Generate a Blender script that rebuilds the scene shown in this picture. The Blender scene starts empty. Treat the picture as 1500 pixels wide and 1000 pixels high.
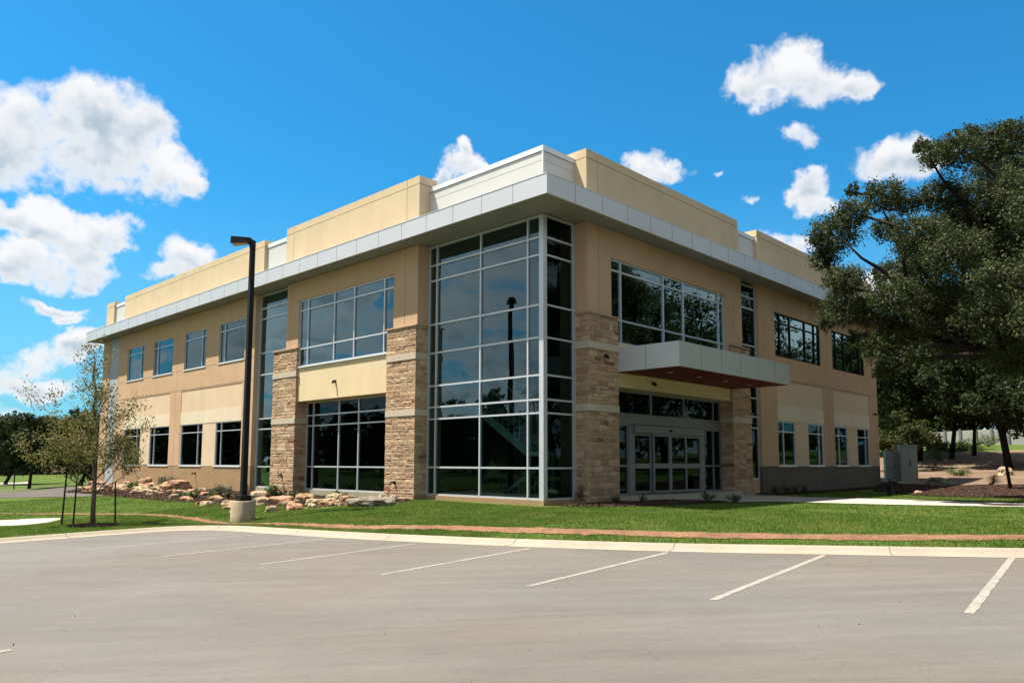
import bpy, bmesh, math, random
import numpy as np
from mathutils import Vector, Matrix, noise as mnoise

random.seed(7); RNG = np.random.default_rng(11)
sc = bpy.context.scene
COL = sc.collection
R = math.radians

# ------------------------------------------------------------------ camera model
F_PX, CX, CY, PITCH, ROLL, YAW = 1114.2, 750.0, 567.8, .0992, .0027, .7669
def _dirs():
    s, c = math.sin, math.cos
    X = np.array([s(YAW), 0, c(YAW)]); Y = np.array([-c(YAW), 0, s(YAW)]); Z = np.array([0, -1., 0])
    Rp = np.array([[1, 0, 0], [0, c(PITCH), s(PITCH)], [0, -s(PITCH), c(PITCH)]])
    Rr = np.array([[c(ROLL), -s(ROLL), 0], [s(ROLL), c(ROLL), 0], [0, 0, 1]])
    return np.stack([Rr @ Rp @ v for v in (X, Y, Z)], 1)
M = _dirs()
def ray(px, py): return M.T @ np.array([(px - CX) / F_PX, (py - CY) / F_PX, 1.])
_d = ray(796, 684)
EYE = -_d / math.hypot(_d[0], _d[1]) * 24.0; EYE[2] = 1.0
def at(px, py, z):
    d = ray(px, py); t = (z - EYE[2]) / d[2]; return EYE + t * d
def out(px, py, dist):
    d = ray(px, py); return EYE + d * dist / math.hypot(d[0], d[1])

cam_d = bpy.data.cameras.new('camera'); cam = bpy.data.objects.new('camera', cam_d); COL.objects.link(cam)
cam_d.sensor_width = 36; cam_d.lens = F_PX / 1500 * 36; cam_d.shift_y = (CY - 500) / 1500
cam_d.clip_start = .1; cam_d.clip_end = 3000
Rm = np.stack([M.T @ np.array([1., 0, 0]), M.T @ np.array([0, -1., 0]), M.T @ np.array([0, 0, -1.])], 1)
mw = Matrix([[*Rm[0], EYE[0]], [*Rm[1], EYE[1]], [*Rm[2], EYE[2]], [0, 0, 0, 1]])
cam.matrix_world = mw
sc.camera = cam

# ------------------------------------------------------------------ helpers
def tag(o, label=None, cat=None, group=None, kind=None):
    if label: o['label'] = label
    if cat: o['category'] = cat
    if group: o['group'] = group
    if kind: o['kind'] = kind
    return o
def empty(name, loc, label, cat, group=None):
    o = bpy.data.objects.new(name, None); COL.objects.link(o); o.location = loc; o.empty_display_size = .2
    return tag(o, label, cat, group)

class MB:
    def __init__(s): s.v = []; s.f = []; s.m = []
    def poly(s, pts, m=0):
        n = len(s.v); s.v += [tuple(map(float, p)) for p in pts]; s.f.append(tuple(range(n, n + len(pts)))); s.m.append(m)
    def box(s, a, b, m=0, skip=()):
        x0, x1 = sorted((a[0], b[0])); y0, y1 = sorted((a[1], b[1])); z0, z1 = sorted((a[2], b[2]))
        n = len(s.v)
        s.v += [(x0, y0, z0), (x1, y0, z0), (x1, y1, z0), (x0, y1, z0), (x0, y0, z1), (x1, y0, z1), (x1, y1, z1), (x0, y1, z1)]
        for k, f in dict(b=(0, 3, 2, 1), t=(4, 5, 6, 7), s=(0, 1, 5, 4), e=(1, 2, 6, 5), n=(2, 3, 7, 6), w=(3, 0, 4, 7)).items():
            if k not in skip: s.f.append(tuple(n + i for i in f)); s.m.append(m)
    def tube(s, pts, rads, seg=8, m=0, cap=True):
        pts = [Vector(p) for p in pts]; n0 = len(s.v); prev = None
        for i, p in enumerate(pts):
            d = (pts[min(i + 1, len(pts) - 1)] - pts[max(i - 1, 0)])
            d = d.normalized() if d.length > 1e-9 else Vector((0, 0, 1))
            if prev is None: a = d.orthogonal().normalized()
            else: a = (prev - d * prev.dot(d)); a = a.normalized() if a.length > 1e-6 else d.orthogonal().normalized()
            prev = a; b = d.cross(a)
            for k in range(seg):
                t = 2 * math.pi * k / seg; q = p + (a * math.cos(t) + b * math.sin(t)) * rads[i]; s.v.append(tuple(q))
        for i in range(len(pts) - 1):
            for k in range(seg):
                a0 = n0 + i * seg + k; b0 = n0 + i * seg + (k + 1) % seg
                s.f.append((a0, b0, b0 + seg, a0 + seg)); s.m.append(m)
        if cap:
            s.f.append(tuple(n0 + k for k in reversed(range(seg)))); s.m.append(m)
            s.f.append(tuple(n0 + (len(pts) - 1) * seg + k for k in range(seg))); s.m.append(m)
    def build(s, name, mats, parent=None, smooth=False, bevel=0):
        me = bpy.data.meshes.new(name); me.from_pydata(s.v, [], s.f)
        mats = mats if isinstance(mats, (list, tuple)) else [mats]
        for m in mats: me.materials.append(m)
        if len(mats) > 1: me.polygons.foreach_set('material_index', s.m)
        if smooth: me.polygons.foreach_set('use_smooth', [True] * len(me.polygons))
        me.update()
        o = bpy.data.objects.new(name, me); COL.objects.link(o)
        if parent is not None: o.parent = parent; o.matrix_parent_inverse = Matrix.Translation(-Vector(parent_loc(parent)))
        if bevel:
            b = o.modifiers.new('b', 'BEVEL'); b.width = bevel; b.segments = 2; b.limit_method = 'ANGLE'
        return o
def parent_loc(p):
    # children are written in world coordinates; a part's own matrix is already the identity
    return Vector((0, 0, 0)) if p.parent else Vector(p.location)
def np_mesh(name, verts, quads, mats, parent=None, midx=None, tri=False):
    me = bpy.data.meshes.new(name); k = 3 if tri else 4
    me.vertices.add(len(verts)); me.vertices.foreach_set('co', np.asarray(verts, np.float32).ravel())
    q = np.asarray(quads, np.int32); me.loops.add(q.size); me.loops.foreach_set('vertex_index', q.ravel())
    me.polygons.add(len(q)); me.polygons.foreach_set('loop_start', np.arange(0, q.size, k, dtype=np.int32))
    for m in (mats if isinstance(mats, (list, tuple)) else [mats]): me.materials.append(m)
    if midx is not None: me.polygons.foreach_set('material_index', np.asarray(midx, np.int32))
    me.update(calc_edges=True)
    o = bpy.data.objects.new(name, me); COL.objects.link(o)
    if parent is not None: o.parent = parent; o.matrix_parent_inverse = Matrix.Translation(-Vector(parent_loc(parent)))
    return o

# ------------------------------------------------------------------ materials
KALB = .68
def srgb(r, g, b):
    f = lambda c: (c / 255 / 12.92) if c / 255 <= .04045 else ((c / 255 + .055) / 1.055) ** 2.4
    return (f(r), f(g), f(b), 1)
def mat(name, col, rough=.8, var=.12, scale=3., bump=.0, bscale=40., spec=.3, metal=0., detail=4., stretch=None, col2=None, fine=0., streak=0.):
    m = bpy.data.materials.new(name); m.use_nodes = True; nt = m.node_tree; N = nt.nodes; L = nt.links
    b = N['Principled BSDF']; b.inputs['Roughness'].default_value = rough; b.inputs['Metallic'].default_value = metal
    b.inputs['Specular IOR Level'].default_value = spec
    tc = N.new('ShaderNodeTexCoord'); mp = N.new('ShaderNodeMapping'); L.new(tc.outputs['Object'], mp.inputs[0])
    if stretch: mp.inputs['Scale'].default_value = stretch
    nz = N.new('ShaderNodeTexNoise'); nz.inputs['Scale'].default_value = scale; nz.inputs['Detail'].default_value = detail
    nz.inputs['Roughness'].default_value = .6
    L.new(mp.outputs[0], nz.inputs['Vector'])
    mx = N.new('ShaderNodeMix'); mx.data_type = 'RGBA'
    c = [x * KALB for x in col[:3]]
    c2 = [x * KALB for x in col2[:3]] if col2 else [min(1, x * (1 + var)) for x in c]
    c1 = c if col2 else [x * (1 - var) for x in c]
    mx.inputs[6].default_value = (*c1, 1); mx.inputs[7].default_value = (*c2, 1)
    mr = N.new('ShaderNodeMapRange'); mr.inputs[1].default_value = .3; mr.inputs[2].default_value = .7
    L.new(nz.outputs[0], mr.inputs[0]); L.new(mr.outputs[0], mx.inputs[0])
    src = mx.outputs[2]
    if fine:
        n3 = N.new('ShaderNodeTexNoise'); n3.inputs['Scale'].default_value = bscale * .6; n3.inputs['Detail'].default_value = 6
        L.new(tc.outputs['Object'], n3.inputs['Vector'])
        m3 = N.new('ShaderNodeMix'); m3.data_type = 'RGBA'; m3.blend_type = 'MULTIPLY'; m3.inputs[0].default_value = 1
        r3 = N.new('ShaderNodeMapRange'); r3.inputs[1].default_value = .3; r3.inputs[2].default_value = .7
        r3.inputs[3].default_value = 1 - fine; r3.inputs[4].default_value = 1 + fine
        L.new(n3.outputs[0], r3.inputs[0]); L.new(src, m3.inputs[6]); L.new(r3.outputs[0], m3.inputs[7]); src = m3.outputs[2]
    if streak or 'stucco' in name:
        streak = streak or .055
        m4 = N.new('ShaderNodeMapping'); m4.inputs['Scale'].default_value = (1.1, 1.1, .16); L.new(tc.outputs['Object'], m4.inputs[0])
        n4 = N.new('ShaderNodeTexNoise'); n4.inputs['Scale'].default_value = 1.6; n4.inputs['Detail'].default_value = 7; n4.inputs['Roughness'].default_value = .65; L.new(m4.outputs[0], n4.inputs['Vector'])
        r4 = N.new('ShaderNodeMapRange'); r4.inputs[1].default_value = .32; r4.inputs[2].default_value = .62; r4.inputs[3].default_value = 1 - streak; r4.inputs[4].default_value = 1.; L.new(n4.outputs[0], r4.inputs[0])
        x4 = N.new('ShaderNodeMix'); x4.data_type = 'RGBA'; x4.blend_type = 'MULTIPLY'; x4.inputs[0].default_value = 1; L.new(src, x4.inputs[6]); L.new(r4.outputs[0], x4.inputs[7]); src = x4.outputs[2]
    L.new(src, b.inputs['Base Color'])
    if bump:
        n2 = N.new('ShaderNodeTexNoise'); n2.inputs['Scale'].default_value = bscale; n2.inputs['Detail'].default_value = 5
        L.new(tc.outputs['Object'], n2.inputs['Vector'])
        bp = N.new('ShaderNodeBump'); bp.inputs['Strength'].default_value = bump; bp.inputs['Distance'].default_value = .02
        L.new(n2.outputs[0], bp.inputs['Height']); L.new(bp.outputs[0], b.inputs['Normal'])
    return m
def leafmat(name, cols, trans=.35, vscale=1.2):
    m = bpy.data.materials.new(name); m.use_nodes = True; nt = m.node_tree; N = nt.nodes; L = nt.links; N.clear()
    o = N.new('ShaderNodeOutputMaterial'); di = N.new('ShaderNodeBsdfPrincipled'); tr = N.new('ShaderNodeBsdfTranslucent'); ms = N.new('ShaderNodeMixShader')
    di.inputs['Roughness'].default_value = .6; di.inputs['Specular IOR Level'].default_value = .12
    tc = N.new('ShaderNodeTexCoord'); nz = N.new('ShaderNodeTexNoise'); nz.inputs['Scale'].default_value = vscale; nz.inputs['Detail'].default_value = 8; nz.inputs['Roughness'].default_value = .75
    L.new(tc.outputs['Object'], nz.inputs['Vector'])
    cr = N.new('ShaderNodeValToRGB'); e = cr.color_ramp.elements
    while len(e) < len(cols): e.new(.5)
    for i, c in enumerate(cols): e[i].position = .32 + .36 * i / max(1, len(cols) - 1); e[i].color = (*[x * .76 for x in c[:3]], 1)
    L.new(nz.outputs[0], cr.inputs[0]); L.new(cr.outputs[0], di.inputs['Base Color']); L.new(cr.outputs[0], tr.inputs['Color'])
    ms.inputs[0].default_value = trans; L.new(di.outputs[0], ms.inputs[1]); L.new(tr.outputs[0], ms.inputs[2]); L.new(ms.outputs[0], o.inputs[0])
    return m
def glassmat(name, tint, base_refl=1.0, rough=.0):
    m = bpy.data.materials.new(name); m.use_nodes = True; nt = m.node_tree; N = nt.nodes; L = nt.links; N.clear()
    o = N.new('ShaderNodeOutputMaterial'); tr = N.new('ShaderNodeBsdfTransparent'); gl = N.new('ShaderNodeBsdfGlossy'); ms = N.new('ShaderNodeMixShader')
    tr.inputs[0].default_value = (*tint, 1); gl.inputs['Roughness'].default_value = rough; gl.inputs[0].default_value = (.64, .92, 1., 1)
    fr = N.new('ShaderNodeFresnel'); fr.inputs[0].default_value = 1.55
    ml = N.new('ShaderNodeMath'); ml.operation = 'MULTIPLY'; ml.inputs[1].default_value = base_refl; ml.use_clamp = True
    L.new(fr.outputs[0], ml.inputs[0]); L.new(ml.outputs[0], ms.inputs[0]); L.new(tr.outputs[0], ms.inputs[1]); L.new(gl.outputs[0], ms.inputs[2]); L.new(ms.outputs[0], o.inputs[0])
    # slight waviness of the panes
    tc = N.new('ShaderNodeTexCoord'); nz = N.new('ShaderNodeTexNoise'); nz.inputs['Scale'].default_value = .9; nz.inputs['Detail'].default_value = 1
    bp = N.new('ShaderNodeBump'); bp.inputs['Strength'].default_value = .06; bp.inputs['Distance'].default_value = .05
    L.new(tc.outputs['Object'], nz.inputs['Vector']); L.new(nz.outputs[0], bp.inputs['Height']); L.new(bp.outputs[0], gl.inputs['Normal'])
    return m

C_TAN = (.66, .435, .265); C_CREAM = (.80, .61, .41); C_BAND = (.86, .72, .53); C_YEL = (.74, .58, .37); C_SPAN = (.86, .68, .42); C_BASE = (.42, .28, .15)
m_tan = mat('stucco_tan', C_TAN, .9, .06, .8, .35, 120, .1, fine=.05)
m_cream = mat('stucco_cream', C_CREAM, .9, .05, .8, .35, 120, .1, fine=.05)
m_band = mat('stucco_pale_band', C_BAND, .9, .04, .8, .35, 120, .1, fine=.04)
m_yel = mat('stucco_yellow', C_YEL, .9, .05, .7, .35, 120, .1, fine=.05)
m_span = mat('stucco_spandrel', C_SPAN, .9, .05, .7, .35, 120, .1, fine=.05)
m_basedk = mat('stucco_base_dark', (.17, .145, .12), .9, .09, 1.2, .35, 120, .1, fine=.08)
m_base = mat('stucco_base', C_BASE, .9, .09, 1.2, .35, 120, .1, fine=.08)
m_groove = mat('joint_dark', (.10, .075, .05), .9, .1)
m_fascia = mat('fascia_panel', (.68, .69, .70), .38, .03, .6, .0, spec=.5, metal=.15)
m_white = mat('parapet_panel', (.66, .65, .60), .55, .03, .7, .0, spec=.4)
m_trim = mat('white_trim', (.80, .82, .82), .4, .03, 1)
m_greypanel = mat('grey_panel', (.44, .45, .45), .6, .04, 1)
m_canopy = mat('canopy_panel', (.62, .63, .64), .4, .03, .6, .0, spec=.5, metal=.15)
m_soffit = mat('soffit_panel', (.30, .285, .26), .7, .07, .6, fine=.03, bscale=30)
m_redsoffit = mat('red_soffit', (.15, .012, .012), .55, .08, 1)
m_alu = mat('aluminium_frame', (.74, .77, .80), .35, .04, 2, spec=.5, metal=.35)
m_aludk = mat('entrance_frame', (.27, .27, .28), .4, .05, 2, spec=.5, metal=.3)
m_seam = mat('panel_seam', (.13, .13, .14), .8, .1)
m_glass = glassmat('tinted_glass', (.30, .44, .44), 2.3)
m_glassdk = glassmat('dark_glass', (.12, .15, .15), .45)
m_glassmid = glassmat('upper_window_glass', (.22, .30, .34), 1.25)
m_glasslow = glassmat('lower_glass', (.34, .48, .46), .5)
m_stones = [mat('limestone_%s' % n, c, .92, .12, 6, .9, 45, .1, fine=.2) for n, c in
            (('tan', (.52, .355, .22)), ('pale', (.62, .445, .285)), ('pink', (.50, .325, .20)), ('brown', (.40, .26, .16)), ('rust', (.29, .135, .08)))]
m_mortar = mat('mortar', (.36, .24, .15), .95, .1, 8)
m_stband = mat('cast_stone', (.60, .51, .385), .85, .07, 3, .4, 60, .15, fine=.06)
m_int = mat('interior_wall', (.15, .165, .16), .9, .05)
m_intfl = mat('interior_floor', (.12, .12, .115), .6, .1)
m_stair = mat('stair_green_steel', (.34, .52, .48), .5, .05)
m_tread = mat('stair_tread', (.55, .66, .62), .7, .05)
m_black = mat('dark_bronze_paint', (.012, .010, .009), .55, .1, 3, spec=.2)
m_lampbase = mat('lamp_base_concrete', (.46, .36, .25), .9, .22, 4, .5, 60, .1, fine=.15)
m_lens = mat('lamp_lens', (.62, .58, .48), .4, .05)
m_curb = mat('curb_concrete', (.39, .325, .25), .9, .10, 1.2, .4, 60, .1, fine=.10)
m_walk = mat('walk_concrete', (.52, .46, .37), .9, .06, .6, .3, 60, .1, fine=.06)
m_paint = mat('stall_paint', (.34, .31, .26), .85, .22, 9, spec=.1, fine=.25)
m_soil = mat('tan_soil', (.21, .145, .097), .95, .22, .5, .8, 12, .05, fine=.25)
m_asph = mat('far_asphalt', (.13, .115, .10), .95, .15, .3, .2, 30, .05, fine=.1)
m_path = mat('dirt_path', (.235, .128, .075), .95, .25, 1.5, .8, 20, .05, fine=.3)
m_cab = mat('cabinet_grey_green', (.34, .355, .30), .5, .06, 2, spec=.4)
m_mulch = mat('bark_mulch', (.060, .034, .023), .95, .4, 14, 1., 35, .05, fine=.5)
m_rock = [mat('rock_%s' % n, c, .95, .3, 3.5, 1., 14, .1, fine=.35) for n, c in
          (('cream', (.46, .345, .22)), ('pink', (.44, .25, .155)), ('grey', (.23, .195, .145)), ('orange', (.40, .25, .14)))]
m_bark = mat('bark', (.032, .025, .020), .95, .35, 5, 1., 25, .05, stretch=(6, 6, 1.2))
m_barklt = mat('young_bark', (.16, .12, .085), .9, .25, 8, .5, 40, .1)
m_oak = leafmat('oak_leaves', [(.026, .038, .013), (.062, .080, .026), (.125, .140, .050)], .22, 2.2)
m_oak2 = leafmat('woodland_leaves', [(.018, .029, .010), (.042, .062, .018), (.078, .100, .032)], .25, .9)
m_olive = leafmat('olive_leaves', [(.05, .062, .016), (.10, .11, .028)], .3, 1.)
m_grey = leafmat('greyish_leaves', [(.05, .058, .036), (.10, .105, .065)], .25, 1.)
m_autumn = leafmat('autumn_leaves', [(.10, .125, .03), (.17, .19, .05), (.22, .16, .07), (.36, .34, .16)], .4, 3.)
m_bush = leafmat('bush_leaves', [(.05, .085, .02), (.10, .15, .04), (.16, .19, .06)], .3, 5.)
m_sage = leafmat('sage_leaves', [(.07, .09, .05), (.14, .16, .10)], .3, 5.)
m_red = leafmat('reddish_leaves', [(.10, .10, .05), (.22, .06, .05), (.28, .14, .10)], .3, 9.)
m_blade = leafmat('grass_blades', [(.085, .155, .020), (.15, .23, .038), (.25, .27, .07)], .4, .9)

# lawn
def lawn_mat():
    m = mat('lawn_grass', (.062, .112, .017), .95, .0, .9, 1., 40, .05, col2=(.125, .165, .04), fine=.35)
    return m
m_lawn = lawn_mat()
# parking lot concrete: broad stains, tyre-swept streaks, fine grain
def lot_mat():
    m = bpy.data.materials.new('lot_concrete'); m.use_nodes = True; nt = m.node_tree; N = nt.nodes; L = nt.links
    b = N['Principled BSDF']; b.inputs['Roughness'].default_value = .85; b.inputs['Specular IOR Level'].default_value = .25
    tc = N.new('ShaderNodeTexCoord')
    def nz(scale, det, st, rot=0., rough=.6):
        mp = N.new('ShaderNodeMapping'); mp.vector_type = 'TEXTURE'; mp.inputs['Scale'].default_value = [1 / q_ for q_ in st]; mp.inputs['Rotation'].default_value = (0, 0, rot)
        n = N.new('ShaderNodeTexNoise'); n.inputs['Scale'].default_value = scale; n.inputs['Detail'].default_value = det; n.inputs['Roughness'].default_value = rough
        n.inputs['Distortion'].default_value = .3
        L.new(tc.outputs['Object'], mp.inputs[0]); L.new(mp.outputs[0], n.inputs['Vector']); return n.outputs[0]
    def rng(s, a, c, lo=.3, hi=.7):
        r = N.new('ShaderNodeMapRange'); r.inputs[1].default_value = lo; r.inputs[2].default_value = hi; r.inputs[3].default_value = a; r.inputs[4].default_value = c
        L.new(s, r.inputs[0]); return r.outputs[0]
    def mul(x, y):
        k = N.new('ShaderNodeMath'); k.operation = 'MULTIPLY'; L.new(x, k.inputs[0]); L.new(y, k.inputs[1]); return k.outputs[0]
    rot = R(-47)
    f = mul(rng(nz(.35, 4, (1, 1, 1)), .90, 1.10), rng(nz(1., 5, (.22, 1.5, 1), rot, .7), .90, 1.10))
    f = mul(f, rng(nz(2.2, 5, (.12, 2.5, 1), R(-40), .7), .93, 1.07)); f = mul(f, rng(nz(60, 4, (1, 1, 1)), .90, 1.10))
    f = mul(f, rng(nz(9, 3, (1, 1, 1), 0, .7), .72, 1., .26, .37)); f = mul(f, rng(nz(22, 5, (1, 1, 1), 0, .75), .95, 1.05)); f = mul(f, rng(nz(2.2, 6, (.35, 1.6, 1), R(-52), .72), .84, 1., .30, .40))
    mx = N.new('ShaderNodeMix'); mx.data_type = 'RGBA'; mx.inputs[6].default_value = (.112, .094, .075, 1); mx.inputs[7].default_value = (.111, .101, .087, 1)
    L.new(rng(nz(.14, 3, (1, 1, 1)), 0, 1, .35, .6), mx.inputs[0])
    vm = N.new('ShaderNodeVectorMath'); vm.operation = 'SCALE'; L.new(mx.outputs[2], vm.inputs[0]); L.new(f, vm.inputs['Scale'])
    L.new(vm.outputs[0], b.inputs['Base Color'])
    bp = N.new('ShaderNodeBump'); bp.inputs['Strength'].default_value = .25; bp.inputs['Distance'].default_value = .01
    L.new(nz(70, 4, (1, 1, 1)), bp.inputs['Height']); L.new(bp.outputs[0], b.inputs['Normal'])
    return m
m_lot = lot_mat()

# ------------------------------------------------------------------ sun + sky
SUN = Vector((-.32, .37, 1.0)).normalized()
sl = bpy.data.lights.new('sun', 'SUN'); sl.energy = 5.0; sl.angle = R(.53); sl.color = (1., .95, .86)
so = bpy.data.objects.new('sun', sl); COL.objects.link(so); so.rotation_euler = (-SUN).to_track_quat('-Z', 'Y').to_euler(); so.location = (-20, 20, 40)
EL = math.asin(SUN.z); AZ = math.atan2(SUN.x, SUN.y)
w = bpy.data.worlds.new('World'); sc.world = w; w.use_nodes = True
def build_world():
    nt = w.node_tree; N = nt.nodes; L = nt.links; N.clear()
    wo = N.new('ShaderNodeOutputWorld'); bg = N.new('ShaderNodeBackground'); L.new(bg.outputs[0], wo.inputs[0])
    sky = N.new('ShaderNodeTexSky'); sky.sky_type = 'NISHITA'; sky.sun_disc = False; sky.sun_elevation = EL; sky.sun_rotation = AZ
    sky.altitude = 200; sky.air_density = 1.2; sky.dust_density = .4; sky.ozone_density = 2.0
    STR = .056
    bg.inputs[1].default_value = STR
    tint = N.new('ShaderNodeMix'); tint.data_type = 'RGBA'; tint.blend_type = 'MULTIPLY'; tint.inputs[0].default_value = 1
    tint.inputs[7].default_value = (SKY_TINT[0], SKY_TINT[1], SKY_TINT[2], 1); L.new(sky.outputs[0], tint.inputs[6])
    tc = N.new('ShaderNodeTexCoord'); D = tc.outputs['Generated']
    hs = N.new('ShaderNodeSeparateXYZ'); L.new(D, hs.inputs[0]); hr = N.new('ShaderNodeMapRange'); hr.interpolation_type = 'SMOOTHSTEP'
    hr.inputs[1].default_value = .36; hr.inputs[2].default_value = 0.; hr.inputs[3].default_value = 0.; hr.inputs[4].default_value = .62; L.new(hs.outputs[2], hr.inputs[0])
    hz = N.new('ShaderNodeMix'); hz.data_type = 'RGBA'; L.new(hr.outputs[0], hz.inputs[0]); L.new(tint.outputs[2], hz.inputs[6]); hz.inputs[7].default_value = (.125 / STR, .235 / STR, .315 / STR, 1)
    def math_(op, a, b=None, clamp=False):
        k = N.new('ShaderNodeMath'); k.operation = op; k.use_clamp = clamp
        for i, v in enumerate((a, b)):
            if v is None: continue
            if isinstance(v, (int, float)): k.inputs[i].default_value = v
            else: L.new(v, k.inputs[i])
        return k.outputs[0]
    def dot(v, c):
        k = N.new('ShaderNodeVectorMath'); k.operation = 'DOT_PRODUCT'; L.new(v, k.inputs[0]); k.inputs[1].default_value = c; return k.outputs['Value']
    def noise_(v, scale, det, rough=.6):
        n = N.new('ShaderNodeTexNoise'); n.inputs['Scale'].default_value = scale; n.inputs['Detail'].default_value = det; n.inputs['Roughness'].default_value = rough
        L.new(v, n.inputs['Vector']); return n
    # domain warp for ragged edges
    nw = noise_(D, 7., 6, .6); sub = N.new('ShaderNodeVectorMath'); sub.operation = 'SUBTRACT'; L.new(nw.outputs['Color'], sub.inputs[0]); sub.inputs[1].default_value = (.5, .5, .5)
    scl = N.new('ShaderNodeVectorMath'); scl.operation = 'SCALE'; L.new(sub.outputs[0], scl.inputs[0]); scl.inputs['Scale'].default_value = .10
    add = N.new('ShaderNodeVectorMath'); add.operation = 'ADD'; L.new(D, add.inputs[0]); L.new(scl.outputs[0], add.inputs[1]); DW = add.outputs[0]
    acc = None; vert = None; wsum = None
    for (px, py, rx, ry, wt) in CLOUDS + WEST + SOUTH:
        c = Vector(ray(px, py)).normalized()
        if (px, py, rx, ry, wt) in WEST: c.x = -c.x
        if (px, py, rx, ry, wt) in SOUTH: c.y = -c.y
        t1 = Vector((0, 0, 1)).cross(c).normalized(); t2 = c.cross(t1)
        a = math_('MULTIPLY', dot(DW, t1), 1114 / rx * .98); b = math_('MULTIPLY', dot(DW, t2), 1114 / ry * .98)
        v = math_('SUBTRACT', wt, math_('ADD', math_('MULTIPLY', a, a), math_('MULTIPLY', b, b)))
        acc = v if acc is None else math_('MAXIMUM', acc, v)
        wv = math_('MAXIMUM', v, 0.); vb = math_('MULTIPLY', b, wv); vert = vb if vert is None else math_('ADD', vert, vb); wsum = wv if wsum is None else math_('ADD', wsum, wv)
    vert = math_('DIVIDE', vert, math_('MAXIMUM', wsum, .15))
    # the rest of the sky: out-of-view cumulus, cover thickened for brighter, neutral fill light
    fw = Vector(ray(750, 500)); fw.z = 0; fw.normalize()
    away = math_('SUBTRACT', 1, math_('MULTIPLY', math_('SUBTRACT', dot(D, fw), .35), 4, ), True)
    sx = N.new('ShaderNodeSeparateXYZ'); L.new(D, sx.inputs[0]); zz = math_('MAXIMUM', sx.outputs[2], .05)
    pv = N.new('ShaderNodeCombineXYZ'); L.new(math_('DIVIDE', sx.outputs[0], math_('ADD', zz, .12)), pv.inputs[0]); L.new(math_('DIVIDE', sx.outputs[1], math_('ADD', zz, .12)), pv.inputs[1])
    g = noise_(pv.outputs[0], 1.3, 8, .58)
    gen = math_('SUBTRACT', math_('MULTIPLY', math_('SUBTRACT', g.outputs[0], .44), 7), math_('MULTIPLY', math_('SUBTRACT', 1, away), 12))
    fine = noise_(D, 17., 10, .60)
    off = N.new('ShaderNodeVectorMath'); off.operation = 'ADD'; L.new(D, off.inputs[0]); off.inputs[1].default_value = tuple((SUN - fw * SUN.dot(fw)).normalized() * .016); fine2 = noise_(off.outputs[0], 17., 10, .60)
    med = noise_(D, 8., 4, .5); med2 = noise_(off.outputs[0], 8., 4, .5)
    fld = math_('ADD', acc, math_('MULTIPLY', math_('SUBTRACT', fine.outputs[0], .53), 4.2))
    fld = math_('MAXIMUM', fld, gen)
    mr = N.new('ShaderNodeMapRange'); mr.interpolation_type = 'SMOOTHSTEP'; mr.inputs[1].default_value = -.38; mr.inputs[2].default_value = .56
    L.new(fld, mr.inputs[0]); mask = mr.outputs[0]
    # thickness decides where a cumulus turns grey, seen from below; noise breaks it up
    big = noise_(D, 5.5, 5, .55)
    rel = math_('ADD', math_('MULTIPLY', math_('SUBTRACT', fine2.outputs[0], fine.outputs[0]), 2.4), math_('MULTIPLY', math_('SUBTRACT', med2.outputs[0], med.outputs[0]), 5.))
    sh = math_('ADD', math_('ADD', math_('ADD', math_('MULTIPLY', vert, -1.15), .12), math_('MULTIPLY', math_('SUBTRACT', big.outputs[0], .5), 2.0)), rel)
    sm = N.new('ShaderNodeMapRange'); sm.interpolation_type = 'SMOOTHSTEP'; sm.inputs[1].default_value = -.75; sm.inputs[2].default_value = .95; L.new(sh, sm.inputs[0])
    dm = N.new('ShaderNodeMapRange'); dm.inputs[1].default_value = .2; dm.inputs[2].default_value = .95; L.new(fld, dm.inputs[0])
    shade = math_('MULTIPLY', sm.outputs[0], dm.outputs[0])
    cc = N.new('ShaderNodeMix'); cc.data_type = 'RGBA'; k = CLOUD_V / STR
    cc.inputs[6].default_value = (k, k * 1.0, k * 1.01, 1); cc.inputs[7].default_value = (k * .46, k * .58, k * .69, 1); L.new(shade, cc.inputs[0])
    mx = N.new('ShaderNodeMix'); mx.data_type = 'RGBA'; L.new(math_('MULTIPLY', mask, .97), mx.inputs[0]); L.new(hz.outputs[2], mx.inputs[6]); L.new(cc.outputs[2], mx.inputs[7])
    L.new(mx.outputs[2], bg.inputs[0])
SKY_TINT = (.17, .86, 1.17)
CLOUD_V = .38
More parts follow.
